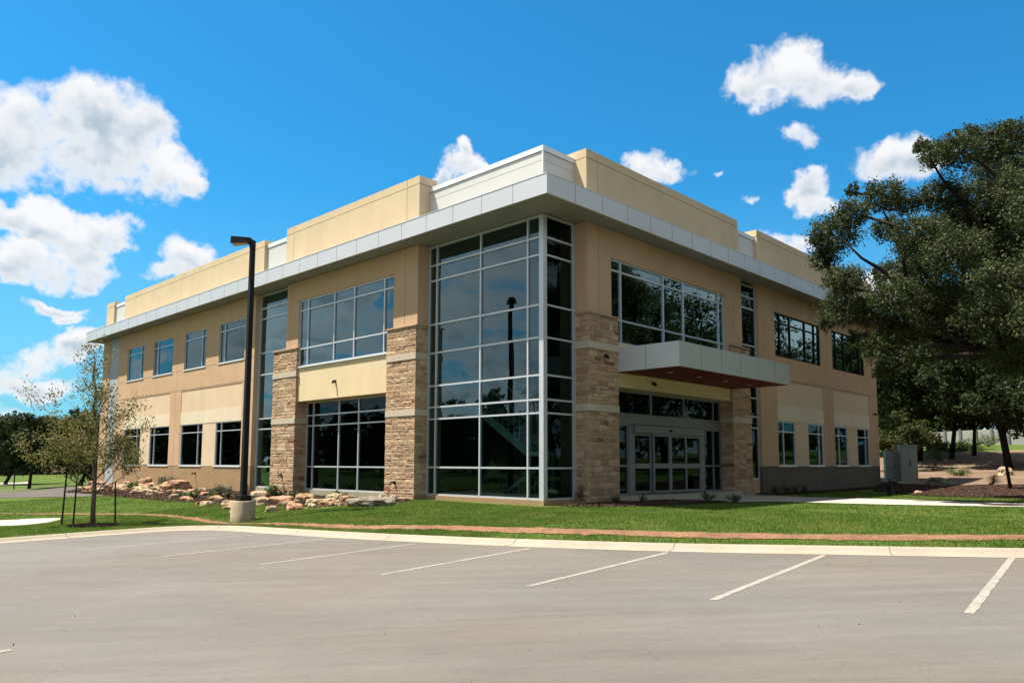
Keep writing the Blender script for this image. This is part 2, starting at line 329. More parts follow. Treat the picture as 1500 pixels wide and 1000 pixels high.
CLOUDS = [(40, 172, 74, 54, 1.), (120, 165, 68, 50, 1.), (182, 192, 48, 42, 1.), (70, 232, 100, 44, 1.), (160, 242, 80, 46, 1.), (225, 256, 60, 36, 1.), (268, 263, 30, 22, 1.), (0, 222, 60, 60, 1.),
          (85, 335, 38, 34, 1.), (115, 366, 44, 40, 1.), (165, 334, 38, 22, 1.), (192, 350, 18, 12, .9), (60, 390, 45, 27, .9), (20, 402, 40, 24, .9), (135, 405, 35, 27, .8), (160, 402, 26, 20, .7), (8, 328, 34, 15, .8),
          (282, 372, 38, 24, 1.), (245, 390, 36, 20, 1.), (305, 388, 30, 20, 1.), (215, 400, 20, 9, .6),
          (70, 456, 50, 8, .5), (105, 468, 22, 6, .4), (112, 508, 36, 18, 1.), (70, 520, 50, 20, .9), (28, 545, 52, 24, .8), (90, 562, 60, 24, .7), (20, 602, 62, 15, .4),
          (668, 214, 16, 18, 1.), (660, 240, 28, 22, 1.), (692, 252, 24, 13, .8), (640, 256, 18, 14, .8),
          (1150, 105, 44, 32, 1.), (1110, 130, 46, 26, .9), (1190, 120, 48, 30, 1.), (1236, 118, 28, 21, .9), (1140, 150, 55, 20, .55), (1170, 196, 28, 15, .65),
          (950, 236, 26, 24, .75), (977, 250, 34, 15, .7), (1188, 264, 26, 24, 1.), (1200, 290, 30, 20, .8), (1166, 280, 18, 16, .7), (1190, 246, 12, 12, .8),
          (1290, 232, 46, 29, 1.), (1330, 236, 36, 28, 1.), (1264, 226, 24, 15, .6), (1155, 354, 40, 17, .9), (1178, 346, 20, 12, .8), (1100, 288, 13, 10, .55), (1050, 252, 10, 6, .4),
          (1420, 500, 90, 50, .8), (1300, 430, 60, 40, .7), (1440, 600, 80, 40, .7)]
SOUTH = [(1150, 500, 60, 50, .9), (1200, 500, 50, 60, .9), (1250, 525, 60, 40, .9), (990, 440, 40, 30, .5), (1155, 640, 70, 30, .6)]
WEST = [(660, 470, 60, 50, .9), (705, 520, 60, 40, .8), (650, 550, 50, 30, .7), (740, 560, 50, 30, .6), (700, 400, 60, 26, .5), (500, 480, 60, 24, .8), (540, 440, 26, 34, .7), (470, 520, 50, 20, .6),
        (345, 520, 26, 16, .9), (395, 500, 18, 20, .8), (238, 530, 18, 16, .9), (290, 545, 22, 12, .6), (200, 540, 20, 20, .6), (670, 600, 70, 26, .7), (540, 600, 60, 20, .6)]
build_world()

# ------------------------------------------------------------------ ground heights
def P(x, y): return -.636 + .0162 * x - .0187 * y
CURB = [(60, -150), (12, -48), (3.2, -28), (-1.6, -17.6), (-3.69, -13.3), (-4.88, -10.66), (-5.9, -8.27), (-6.72, -5.59), (-7.35, -2.77), (-7.78, -.04), (-8.05, 2.6), (-8.2, 4.1), (-8.5, 5.1), (-9.1, 5.75), (-10.2, 5.95), (-11.9, 6.0), (-14, 6.0), (-30, 6.4), (-150, 9)]
def refine(pl, step=.6, lo=-1e9):
    o = []
    for (a, b) in zip(pl[:-1], pl[1:]):
        n = max(1, int(math.hypot(b[0] - a[0], b[1] - a[1]) / step)); n = min(n, 60)
        for i in range(n): t = i / n; o.append((a[0] + (b[0] - a[0]) * t, a[1] + (b[1] - a[1]) * t))
    o.append(pl[-1]); return o
def catmull(pl, n=6):
    o = []
    for i in range(len(pl) - 1):
        p0 = pl[max(0, i - 1)]; p1 = pl[i]; p2 = pl[i + 1]; p3 = pl[min(len(pl) - 1, i + 2)]
        for k in range(n):
            t = k / n
            o.append(tuple(.5 * ((2 * p1[j]) + (-p0[j] + p2[j]) * t + (2 * p0[j] - 5 * p1[j] + 4 * p2[j] - p3[j]) * t * t + (-p0[j] + 3 * p1[j] - 3 * p2[j] + p3[j]) * t ** 3) for j in (0, 1)))
    o.append(tuple(pl[-1])); return o
CURBF = CURB[:3] + catmull(CURB[3:17], 5) + CURB[17:]
CA = np.array(CURBF)
def curb_dist(x, y):
    """signed distance to the gutter line: positive on the lawn side"""
    x = np.asarray(x, float); y = np.asarray(y, float); best = np.full(x.shape, 1e9); sgn = np.zeros(x.shape)
    for a, b in zip(CA[:-1], CA[1:]):
        d = b - a; l2 = (d ** 2).sum(); t = np.clip(((x - a[0]) * d[0] + (y - a[1]) * d[1]) / l2, 0, 1)
        qx = x - a[0] - t * d[0]; qy = y - a[1] - t * d[1]; r = np.hypot(qx, qy); s = -(d[0] * (y - a[1]) - d[1] * (x - a[0]))
        up = r < best - 1e-9; best = np.where(up, r, best); sgn = np.where(up, np.sign(s), sgn)
    return best * sgn
CTRL = []
for (x, y) in CURB[2:-1]:
    CTRL.append((x, y, P(x, y) + .095))
CTRL += [(-6.18, 7.39, -.88), (-7.2, 5.6, -.85), (-8.0, 8.5, -.90), (-10.2, 8.6, -.86), (-13, 9, -.90), (-9, 13, -.93), (-6, 12.5, -.74), (-5.2, 10.6, -.66), (-3.8, 9.8, -.52), (-3.9, 5.4, -.45), (-2.3, 4.7, -.36), (-5.2, 3.6, -.62), (-5.6, -.8, -.52),
         (-.9, -.9, -.31), (-.9, 3, -.31), (-1, 6, -.32), (-1, 10, -.36), (-1, 14, -.38), (-1, 20, -.38), (-1, 28, -.38), (-1, 38, -.42), (-4.5, 20, -.62), (-5, 30, -.7),
         (-3, -2.5, -.34), (-2, -5.5, -.33), (-4.4, -4.6, -.42), (-3.6, -7.5, -.38), (-2.4, -10.4, -.33), (-1.6, -13, -.30), (2, -2.5, -.31), (2, -6, -.30), (3, -10, -.29), (6, -15, -.28),
         (6, -.9, -.30), (12, -.9, -.30), (8, -4, -.30), (9, -8, -.30), (12, -10.5, -.30), (16, -4.5, -.33), (22, -1.5, -.34), (28, -1.4, -.3), (17, -9, -.3), (20, -12, -.28),
         (-9, 19, -.95), (-12, 22, -.97), (-4, 40, -.85), (0, 60, -.85), (-30, 40, -1.), (-60, 60, -1.), (20, 150, -.7), (-100, 120, -1), (-150, 20, -1.5), (0, 400, 0), (-300, 300, 0)]
for (px, d, z) in [(1330, 42, -.2), (1420, 38, -.3), (1500, 36, -.3), (1600, 36, -.3), (1320, 51, .1), (1400, 47, -.05), (1500, 46, 0.), (1600, 46, .0), (1330, 60, .55), (1420, 57, .5), (1500, 57, .5), (1600, 57, .5),
                   (1330, 72, 1.9), (1420, 72, 2.), (1500, 72, 2.), (1620, 72, 2.), (1330, 90, 2.7), (1420, 90, 3.), (1500, 90, 3.), (1620, 90, 3.), (1400, 180, 3.2), (1500, 180, 3.2), (1300, 400, 3.), (1600, 400, 3.), (1250, 130, 2.)]:
    q = out(px, 680, d); CTRL.append((q[0], q[1], z))
CTRL = np.array(CTRL, float)
_K = np.hypot(CTRL[:, None, 0] - CTRL[None, :, 0], CTRL[:, None, 1] - CTRL[None, :, 1])
_n = len(CTRL); _A = np.ones((_n + 1, _n + 1)); _A[:_n, :_n] = -_K - .15 * np.eye(_n) * -1; _A[_n, _n] = 0
_W = np.linalg.solve(_A, np.append(CTRL[:, 2], 0))
def H(x, y):
    x = np.asarray(x, float); y = np.asarray(y, float)
    r = np.hypot(x[..., None] - CTRL[:, 0], y[..., None] - CTRL[:, 1]); z = -(r @ _W[:_n]) + _W[_n]
    return np.clip(z, -2.2, 3.4)
def Hs(x, y):
    """smoothed towards the curb back edge"""
    d = curb_dist(x, y); z = H(x, y); zc = P(x, y) + .08
    t = np.clip((d - .55) / 1.2, 0, 1); t = t * t * (3 - 2 * t)
    z = zc * (1 - t) + z * t
    drop = np.clip((.50 - d) / .25, 0, 1)
    return z - drop * .32 - np.where(d < 0, .02, 0) - np.where(d < -.5, np.clip(z - drop * .32 - (P(x, y) - .15), 0, None), 0)
def gz(x, y): return float(Hs(np.array([x]), np.array([y]))[0])

def axis(lo, hi, step, far):
    a = list(np.arange(lo, hi + 1e-6, step)); s = step; v = hi
    while v < far: s *= 1.22; v += s; a.append(v)
    s = step; v = lo
    while v > -far: s *= 1.22; v -= s; a.insert(0, v)
    return np.array(a)
gx = axis(-16, 18, .22, 900); gy = axis(-18, 16, .22, 900)
GX, GY = np.meshgrid(gx, gy, indexing='ij'); GZ = Hs(GX, GY)
nx, ny = GX.shape; idx = np.arange(nx * ny).reshape(nx, ny)
q = np.stack([idx[:-1, :-1], idx[1:, :-1], idx[1:, 1:], idx[:-1, 1:]], -1).reshape(-1, 4)
g = np_mesh('ground', np.stack([GX, GY, GZ], -1).reshape(-1, 3), q, m_lawn); g.data.polygons.foreach_set('use_smooth', [True] * len(g.data.polygons))
tag(g, 'mown green lawn rising gently from the kerb to the building', 'lawn', kind='structure')

# parking lot
mb = MB(); pts = [(x, y, P(x, y)) for x, y in CURBF] + [(x, y, P(x, y)) for x, y in ((-150, -260), (60, -260))]
mb.poly(pts); lot = mb.build('parking_lot', m_lot); tag(lot, 'worn grey concrete parking lot with faded stall lines', 'parking lot', kind='structure')
# kerb and gutter
def offset_line(pl, off):
    a = np.array(pl); t = np.gradient(a, axis=0); t /= np.linalg.norm(t, axis=1)[:, None]; n = np.stack([t[:, 1], -t[:, 0]], 1); return a + n * off
def curb_mesh():
    line = refine(CURBF[1:-1], .5); prof = [(0, .004), (.34, .012), (.37, .02), (.42, .072), (.45, .088), (.60, .092), (.615, .06), (.62, -.2)]
    rows = [offset_line(line, o) for o, _ in prof]
    V = []; Fq = []
    for r, (o, h) in zip(rows, prof): V += [(x, y, P(x, y) + h) for x, y in r]
    n = len(line)
    for i in range(len(prof) - 1):
        for k in range(n - 1):
            a = i * n + k; Fq.append((a, a + 1, a + n + 1, a + n))
    return V, Fq
V, Fq = curb_mesh(); k_ = np_mesh('curb', V, Fq, m_curb); k_.data.polygons.foreach_set('use_smooth', [True] * len(k_.data.polygons))
mod = k_.modifiers.new('s', 'EDGE_SPLIT'); mod.split_angle = R(35)
tag(k_, 'pale concrete kerb and gutter along the parking lot', 'kerb', kind='structure')
# contraction joints in the kerb
mb = MB()
line = offset_line(refine(CURBF[3:-1], .5), 0); cum = 0
for i in range(1, len(line) - 1):
    cum += np.linalg.norm(line[i] - line[i - 1])
    if cum > 3.3:
        cum = 0; t = line[i + 1] - line[i - 1]; t /= np.linalg.norm(t); n = np.array([t[1], -t[0]]); w_ = .007
        pr = [(.0, .008), (.34, .016), (.37, .025), (.42, .077), (.45, .093), (.60, .097)]
        for (o1, h1), (o2, h2) in zip(pr[:-1], pr[1:]):
            a = line[i] + n * o1; b = line[i] + n * o2
            mb.poly([(*(a - t * w_), P(*a) + h1), (*(a + t * w_), P(*a) + h1), (*(b + t * w_), P(*b) + h2), (*(b - t * w_), P(*b) + h2)])
tag(mb.build('curb_joint', m_seam), 'dark joints across the kerb', 'kerb', kind='structure')

# stall lines (paint sheets 4 mm above the lot)
STALLS = [((-3.78, -13.16), (-8.9, -13.75)), ((-4.97, -10.7), (-9.75, -11.3)), ((-6.04, -8.33), (-10.3, -8.86)), ((-6.9, -5.76), (-10.8, -6.27)), ((-7.5, -3.05), (-11.3, -3.47)), ((-7.9, -.3), (-11.85, -.58)), ((-8.1, 2.4), (-12.5, 2.3)), ((-2.55, -15.9), (-7.6, -16.5)), ((-1.3, -18.5), (-6.4, -19.1))]
for i, ((x0, y0), (x1, y1)) in enumerate(STALLS):
    d = np.array([x1 - x0, y1 - y0]); l = np.linalg.norm(d); d /= l; n = np.array([-d[1], d[0]]); mb = MB(); k = 40; prev = None
    for j in range(k + 1):
        p = np.array([x0, y0]) + d * l * j / k; wl = .05 + random.uniform(-.006, .006); wr = .05 + random.uniform(-.006, .006)
        a = p + n * wl; b = p - n * wr
        if prev is not None: mb.poly([(*prev[0], P(*prev[0]) + .004), (*a, P(*a) + .004), (*b, P(*b) + .004), (*prev[1], P(*prev[1]) + .004)])
        prev = (a, b)
    tag(mb.build('stall_line', m_paint), 'painted white parking stall line on the concrete', 'stall line', 'stall lines painted on the lot', 'structure')
a0 = at(17, 943, P(-14.5, -9))
for k in range(4):
    a = a0 + np.array([-.45, .893, 0]) * 2.73 * k; b = a + np.array([-4.6, -.35, 0]); mb = MB(); q_ = lambda x, y: (x, y, P(x, y) + .004)
    mb.poly([q_(a[0], a[1] - .05), q_(a[0], a[1] + .05), q_(b[0], b[1] + .05), q_(b[0], b[1] - .05)])
    tag(mb.build('stall_line', m_paint), 'painted white stall line of the opposite row', 'stall line', 'stall lines painted on the lot', 'structure')

# draped ribbons
ZONES = []
def ribbon(name, lo, hi, off, m, label, across=8, step=.35, jit=0., block=True, edge_drop=0.):
    lo = np.array(catmull(lo, 8)); hi = np.array(catmull(hi, 8))
    def resamp(a, n):
        s = np.append(0, np.cumsum(np.linalg.norm(np.diff(a, axis=0), axis=1))); t = np.linspace(0, s[-1], n); return np.stack([np.interp(t, s, a[:, 0]), np.interp(t, s, a[:, 1])], 1)
    L_ = max(np.linalg.norm(np.diff(lo, axis=0), axis=1).sum(), np.linalg.norm(np.diff(hi, axis=0), axis=1).sum()); n = int(min(400, max(8, L_ / step)))
    lo = resamp(lo, n); hi = resamp(hi, n)
    if jit:
        for a in (lo, hi): a += np.cumsum(RNG.normal(0, jit * .3, a.shape), axis=0) * .0 + RNG.normal(0, jit, a.shape)
    T = np.linspace(0, 1, across + 1); Q = lo[:, None] * (1 - T[None, :, None]) + hi[:, None] * T[None, :, None]
    z = Hs(Q[..., 0], Q[..., 1]) + off
    idx = np.arange(Q.shape[0] * Q.shape[1]).reshape(Q.shape[:2]); qd = np.stack([idx[:-1, :-1], idx[1:, :-1], idx[1:, 1:], idx[:-1, 1:]], -1).reshape(-1, 4)
    o = np_mesh(name, np.concatenate([Q, z[..., None]], -1).reshape(-1, 3), qd, m); o.data.polygons.foreach_set('use_smooth', [True] * len(qd))
    tag(o, label, None, None, 'structure')
    if block: ZONES.append(np.concatenate([lo, hi[::-1]]))
    return o
def inpoly(poly, x, y):
    c = np.zeros(x.shape, bool); j = len(poly) - 1
    for i in range(len(poly)):
        xi, yi = poly[i]; xj, yj = poly[j]
        cond = ((yi > y) != (yj > y)) & (x < (xj - xi) * (y - yi) / (yj - yi + 1e-12) + xi); c ^= cond; j = i
    return c
A2 = lambda px, py, z: tuple(at(px, py, z)[:2])
# narrow bare track through the grass
ribbon('dirt_path', [(-11.6, 21), (-10.36, 18.49), (-8.3, 14.1), (-7.3, 10.9), (-7.05, 4.3), (-6.83, 0.82), (-6.17, -1.77), (-5.72, -4.15), (-5.18, -6.09), (-4.68, -7.81), (-4.06, -9.28), (-3.49, -10.64), (-2.06, -13.02), (.4, -17), (4.6, -26), (12, -42)],
       [(-11.2, 21.3), (-10.1, 18.9), (-8.0, 14.5), (-7.0, 11.2), (-6.6, 4.9), (-6.4, 1.3), (-5.72, -1.45), (-5.15, -3.75), (-4.55, -5.7), (-4.06, -7.5), (-3.41, -8.97), (-2.74, -10.37), (-1.25, -12.6), (1.2, -16.5), (5.5, -25.5), (13, -41.5)], .014, m_path, 'reddish dirt track worn through the lawn along the kerb', 5, .16, .045)
# entrance walk
WZ = -.30
ribbon('walkway', [(3.9, -.95), (6.2, -3.3), A2(1143, 735.5, WZ), A2(1293, 739.5, WZ), A2(1500, 743.5, WZ), A2(1640, 747, WZ)],
       [(12.2, -.75), (12.3, -1.9), A2(1187, 728.2, WZ), A2(1333, 732, WZ), A2(1500, 738.2, WZ), A2(1640, 742, WZ)], .03, m_walk, 'pale concrete walk curving to the entrance')
# planting beds
ribbon('mulch_bed', [(1.2, -.62), (2.5, -.62), (3.4, -.2), (4.4, -.2), (5.2, -.75)], [(-.05, -.75), (.6, -1.9), (2.2, -2.6), (4.4, -2.9), (6.2, -3.0)], .035, m_mulch, 'dark bark mulch bed beside the entrance', 10, .2, .03)
ribbon('mulch_bed', [(12.8, -.6), (16, -.6), (22, -.6), (29, -.6)], [(12.6, -1.5), (16, -1.6), (22, -1.5), (30, -1.7)], .03, m_mulch, 'dark bark mulch bed along the shaded wall', 6, .3, .03)
ribbon('mulch_bed', [(-.6, 5.9), (-.6, 10), (-.6, 16), (-.6, 26), (-.6, 36)], [(-1.5, 4.9), (-3.6, 8.2), (-4.3, 14), (-4.7, 22), (-4.5, 32)], .03, m_mulch, 'dark bark mulch bed behind the limestone rocks', 10, .3, .05)
ribbon('mulch_ring', [(-10.8, 8.1), (-10.2, 7.8), (-9.6, 8.1)], [(-10.8, 8.9), (-10.2, 9.2), (-9.6, 8.9)], .02, m_mulch, 'bark mulch at the foot of the staked tree', 6, .15, .04)
RZ = lambda px, d: tuple(out(px, 680, d)[:2])
ribbon('mulch_bed', [RZ(1275, 42), RZ(1330, 37.5), RZ(1400, 36), RZ(1500, 35.5), RZ(1640, 36)], [RZ(1283, 50), RZ(1345, 48.5), RZ(1400, 46), RZ(1500, 46), RZ(1640, 46)], .04, m_mulch, 'broad brown mulch bed beyond the walk', 12, .4, .1)
ribbon('soil', [RZ(1275, 50.2), RZ(1345, 48.8), RZ(1400, 46.3), RZ(1500, 46.3), RZ(1640, 46.3)], [RZ(1250, 70), RZ(1345, 69), RZ(1400, 71), RZ(1500, 74), RZ(1640, 76)], .03, m_soil, 'bare tan soil on the slope beyond the building', 20, .6, .2)
# far paving on the left
ribbon('driveway', [A2(-120, 769, -1.0), A2(0, 772, -.97), A2(60, 768, -.96), A2(88, 762.5, -.96)], [A2(-120, 762, -1.0), A2(0, 762, -.97), A2(50, 760, -.96), A2(88, 760, -.96)], .02, m_walk, 'pale concrete strip at the edge of the side drive')
ribbon('side_road', [A2(-200, 736, -.95), A2(0, 733, -.93), A2(120, 734.5, -.9), A2(215, 732, -.86)], [A2(-200, 719, -.92), A2(0, 718, -.88), A2(120, 715, -.86), A2(215, 711, -.8)], .02, m_asph, 'grey side road behind the staked tree', 8, .6)
ribbon('side_walk', [A2(-200, 713.5, -.9), A2(0, 712, -.88), A2(48, 711, -.88)], [A2(-200, 708, -.9), A2(0, 708, -.88), A2(40, 707.5, -.88)], .03, m_walk, 'pale sidewalk across the far lawn')
ribbon('far_road', [A2(-200, 695, -.85), A2(0, 695, -.82), A2(180, 695, -.8)], [A2(-200, 688, -.8), A2(0, 688, -.8), A2(180, 688.5, -.8)], .05, m_soil, 'distant pale road in front of the trees', 4, 3)

# grass blades
def grass(name, n, boxes, hgt, wid, label):
    X = []; Y = []
    for (x0, x1, y0, y1, fr) in boxes:
        k = int(n * fr); X.append(RNG.uniform(x0, x1, k)); Y.append(RNG.uniform(y0, y1, k))
    x = np.concatenate(X); y = np.concatenate(Y)
    d = curb_dist(x, y); keep = (d > .58) & ~((x > -.62) & (y > -.62))
    for z in ZONES: keep &= ~inpoly(z, x, y)
    x = x[keep]; y = y[keep]; z = Hs(x, y); n = len(x)
    patch = np.array([mnoise.noise((a * .35, b * .35, 0)) for a, b in zip(x[::1], y[::1])])
    a = RNG.uniform(0, 2 * np.pi, n); h = hgt * RNG.uniform(.5, 1.25, n) * (1 + .5 * patch); ww = wid * RNG.uniform(.7, 1.3, n)
    lx = RNG.normal(0, .45, n) * h; ly = RNG.normal(0, .45, n) * h
    v = np.empty((n, 3, 3)); v[:, 0] = np.stack([x - np.cos(a) * ww, y - np.sin(a) * ww, z - .005], 1); v[:, 1] = np.stack([x + np.cos(a) * ww, y + np.sin(a) * ww, z - .005], 1)
    v[:, 2] = np.stack([x + lx, y + ly, z + h], 1)
    o = np_mesh(name, v.reshape(-1, 3), np.arange(3 * n).reshape(-1, 3), m_blade, tri=True); tag(o, label, 'grass', kind='stuff')
grass('grass', 560000, [(-8.5, -.6, -4, 6, .22), (-7.5, 3, -17, -.6, .34), (-14, -4, 6, 13, .15), (-19, -3, 12, 26, .16), (3, 20, -16, -1.5, .16)], .045, .009, 'short mown grass covering the lawn')

# ------------------------------------------------------------------ the building
B = empty('office_building', (0, 0, -.3), 'two-storey tan stucco office building with stone piers and a glazed corner', 'building')
XW = -.55                      # outer plane of both street walls
def relief(side, plane, U, Zr, rects, mats, back):
    """rects: (u0,u1,z0,z1,depth,material index or None)"""
    us = sorted({*U, *[r[0] for r in rects], *[r[1] for r in rects]}); zs = sorted({*Zr, *[r[2] for r in rects], *[r[3] for r in rects]})
    us = [u for u in us if U[0] - 1e-6 <= u <= U[1] + 1e-6]; zs = [z for z in zs if Zr[0] - 1e-6 <= z <= Zr[1] + 1e-6]
    D = {}; mb = MB()
    for i in range(len(us) - 1):
        for j in range(len(zs) - 1):
            cu = (us[i] + us[i + 1]) / 2; cz = (zs[j] + zs[j + 1]) / 2; dep, mi = 0, 0
            for r in rects:
                if r[0] < cu < r[1] and r[2] < cz < r[3]:
                    dep = r[4] if r[4] is not None else dep; mi = r[5] if r[5] != 'keep' else mi
            D[i, j] = (dep, mi)
    def pt(u, z, d): return (plane + d, u, z) if side == 'x' else (u, plane + d, z)
    for (i, j), (d, mi) in D.items():
        u0, u1, z0, z1 = us[i], us[i + 1], zs[j], zs[j + 1]
        if mi is not None:
            c = [pt(u0, z0, d), pt(u0, z1, d), pt(u1, z1, d), pt(u1, z0, d)]
            if side == 'y': c = c[::-1]
            mb.poly(c, mi)
        for di, dj, e in ((1, 0, (u1, z0, u1, z1)), (0, 1, (u0, z1, u1, z1))):
            o = D.get((i + di, j + dj))
            if o is None: continue
            if abs(o[0] - d) > 1e-6:
                mm = mi if (d < o[0]) else o[1]
                if mm is None: mm = 0
                mb.poly([pt(e[0], e[1], d), pt(e[2], e[3], d), pt(e[2], e[3], o[0]), pt(e[0], e[1], o[0])], mm)
    # outer returns
    for (ua, ub, za, zb) in ((U[0], U[0], Zr[0], Zr[1]), (U[1], U[1], Zr[0], Zr[1])):
        mb.poly([pt(ua, za, 0), pt(ub, zb, 0), pt(ub, zb, back), pt(ua, za, back)], 0)
    return mb
WM = [m_tan, m_cream, m_band, m_span, m_base, m_groove, m_greypanel]
G = .022  # groove width
def gv(u, z0, z1): return (u - G / 2, u + G / 2, z0, z1, .018, 5)
def gh(z, u0, u1): return (u0, u1, z - G / 2, z + G / 2, .018, 5)
L2W = [(31.75, 34.45, 'near'), (27.5, 30.3, 'far'), (23.25, 25.95, 'near'), (18.97, 21.75, 'far')]
# --- left wall (faces the lamp post), u = y
rects = [(5.6, 39, -1, .83, 0, 4),
         (26.1, 34.6, .83, 3.05, .02, 1), (26.1, 34.6, 3.05, 3.72, .008, 2), (26.1, 34.6, 3.72, 4.9, .02, 1)]
rects = [(5.6, 39, -1, .83, 0, 4)]
for a, b in ((27.6, 34.6), (19.05, 26.1)):
    rects += [(a, b, .83, 3.05, .02, 1), (a, b, 3.05, 3.72, .006, 2), (a, b, 3.72, 4.9, .02, 1)]
rects += [(5.6, 14.97, 3.68, 5.2, .03, 3), (5.6, 39, 6.02, 6.045, .012, 0)]
for yj, z0, z1 in ((26.85, -1, 9.05), (6.45, 6.1, 9.05), (14.72, 6.1, 9.05), (35.9, -1, 9.05), (18.3, -1, 9.05)): rects.append(gv(yj, z0, z1))
for z, a, b in ((.83, 18, 35.9), (4.95, 18, 35.9)): rects.append(gh(z, a, b))
for (a, b, s) in L2W:
    rects.append((a, b, 6.05, 8.1, .14, None)); rects.append((a + .06, b + .06, .85, 3.05, .14, None))
rects += [(7.12, 14.0, 5.2, 8.17, .16, None), (7.39, 13.97, -1, 3.68, .55, None), (15.03, 17.97, -1, 9.05, .55, None),
          (35.98, 37.6, -1, 9.05, .03, 6)]
relief('x', XW, (5.68, 38.9), (-1, 9.05), rects, WM, 1.2).build('exterior_wall', WM, B)
# --- right wall, u = x
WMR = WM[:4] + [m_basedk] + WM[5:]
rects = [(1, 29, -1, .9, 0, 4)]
for a, b in ((15.55, 20.85), (22.2, 27.35)):
    rects += [(a, b, .9, 3.0, .02, 1), (a, b, 3.0, 3.72, .006, 2), (a, b, 3.72, 4.87, .02, 1)]
rects += [(1.6, 11.2, 3.65, 5.15, .03, 3)]
for xj, z0, z1 in ((2.2, 6.05, 9.05), (11.6, 6.05, 9.05), (21.5, -1, 9.05), (14.3, -1, 9.05)): rects.append(gv(xj, z0, z1))
for z, a, b in ((.9, 14, 28.7), (4.93, 14, 28.7)): rects.append(gh(z, a, b))
RG = [(15.58, 17.41, 'near'), (18.9, 20.73, 'far'), (22.24, 23.98, 'near'), (25.43, 27.22, 'far')]
for (a, b, s) in RG: rects.append((a, b, .93, 2.98, .14, None))
RW = [(15.5, 20.7), (22.25, 26.85)]
for a, b in RW: rects.append((a, b, 5.98, 8.05, .14, None))
rects += [(2.91, 10.87, 5.15, 8.07, .16, None), (3.17, 11.2, -1, 3.65, .55, None), (12.32, 13.88, -1, 9.05, .55, None)]
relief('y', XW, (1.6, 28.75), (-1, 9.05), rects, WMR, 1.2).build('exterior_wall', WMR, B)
# rear and end walls, roof, slabs
mb = MB(); mb.box((28.75 - .02, -.5, -1), (28.45, 38.8, 11.2)); mb.box((.3, 38.88, -1), (28.4, 38.6, 11.2)); mb.build('rear_wall', m_tan, B)
mb = MB(); mb.box((-.4, -.4, 9.08), (28.4, 38.5, 9.9)); mb.build('roof', m_greypanel, B)

# parapets
def parapet(side, u0, u1, top, plane, mi, thick, vjoints=(), cop=.31, cope_white=False):
    """stucco parapet with a horizontal reveal under its coping"""
    mats = [m_yel, m_groove, m_white, m_trim]; mb = MB(); zb = 9.1
    def bx_(a, b, z0, z1, off, m, th=thick):
        if side == 'x': mb.box((plane - off, a, z0), (plane + th, b, z1), m)
        else: mb.box((a, plane - off, z0), (b, plane + th, z1), m)
    if cope_white:
        bx_(u0, u1, zb, top - .19, 0, mi); bx_(u0 - .0, u1 + .0, top - .19, top, .03, 3, thick + .03)
        bx_(u0 + .004, u1 - .004, top - .205, top - .19, .012, 1)
        
    else:
        cuts = [u0] + [c for c in vjoints] + [u1]
        for a, b in zip(cuts[:-1], cuts[1:]):
            a2 = a + (G / 2 if a != u0 else 0); b2 = b - (G / 2 if b != u1 else 0)
            bx_(a2, b2, zb, top - cop - G / 2, 0, mi); bx_(a2, b2, top - cop + G / 2, top, 0, mi)
        bx_(u0 + .003, u1 - .003, zb, top - .01, -.02, 1, thick - .03)
    return mb.build('parapet', mats, B)
parapet('x', 5.69, 15.3, 11.72, -.53, 0, .85, (6.43, 14.68))
parapet('x', 15.302, 17.368, 11.43, -.38, 2, .5, cope_white=True)
parapet('x', 17.37, 35.5, 11.64, -.53, 0, .85, (26.85,))
parapet('x', 35.502, 37.5, 11.40, -.38, 2, .5, cope_white=True)
parapet('x', 37.502, 38.9, 11.62, -.50, 0, .85)
parapet('y', 1.6, 12.2, 11.60, -.53, 0, .95, (2.2,))
parapet('y', 12.202, 13.998, 11.28, -.38, 2, .5, cope_white=True)
parapet('y', 14.0, 28.75, 11.60, -.53, 0, .85, (21.5,))
# white corner parapet: mitred L in one mesh
mb = MB()
def Lbox(o, z0, z1, m, th=.4):
    mb.box((-o, -o, z0), (th, 5.688, z1), m); mb.box((th, -o, z0), (1.598, th, z1), m)
Lbox(0, 9.1, 11.17, 0); Lbox(.035, 11.185, 11.36, 1); 
mb.box((-.003, .01, 10.865), (.3, 5.68, 10.871), 2); mb.box((.01, -.003, 10.865), (1.59, .3, 10.871), 2); mb.box((-.015, -.015, 11.17), (.3, 5.68, 11.185), 2); mb.box((.3, -.015, 11.17), (1.59, .3, 11.185), 2)
mb.box((-.025, -.025, 9.7), (.03, .03, 11.184), 1)
mb.build('parapet', [m_white, m_trim, m_seam], B)['label'] = 'white metal panelled parapet at the glazed corner'

# roof canopy: fascia ring with soffit
OX = -1.38
mb = MB(); ZF0, ZF1 = 9.05, 9.665
mb.box((OX, OX, ZF0), (OX + .06, 39.9, ZF1), 0); mb.box((OX + .06, OX, ZF0), (30.1, OX + .06, ZF1), 0); mb.box((30.04, OX + .06, ZF0), (30.1, .5, ZF1), 0); mb.box((OX + .06, 39.84, ZF0), (.6, 39.9, ZF1), 0)
mb.box((OX + .06, OX + .06, ZF1 - .05), (-.02, 39.84, ZF1 - .012), 0); mb.box((-.02, OX + .06, ZF1 - .05), (30.04, -.02, ZF1 - .012), 0)
y = .04
while y < 39.7: mb.box((OX - .0035, y - .006, ZF0 + .004), (OX + .02, y + .006, ZF1 - .002), 1); y += 1.4
x = -.04
while x < 30: mb.box((x - .006, OX - .0035, ZF0 + .004), (x + .006, OX + .02, ZF1 - .002), 1); x += 1.39
fasc = mb.build('roof_canopy', [m_fascia, m_seam], B); fasc['label'] = 'light metal roof canopy with a seamed fascia'
mb = MB()
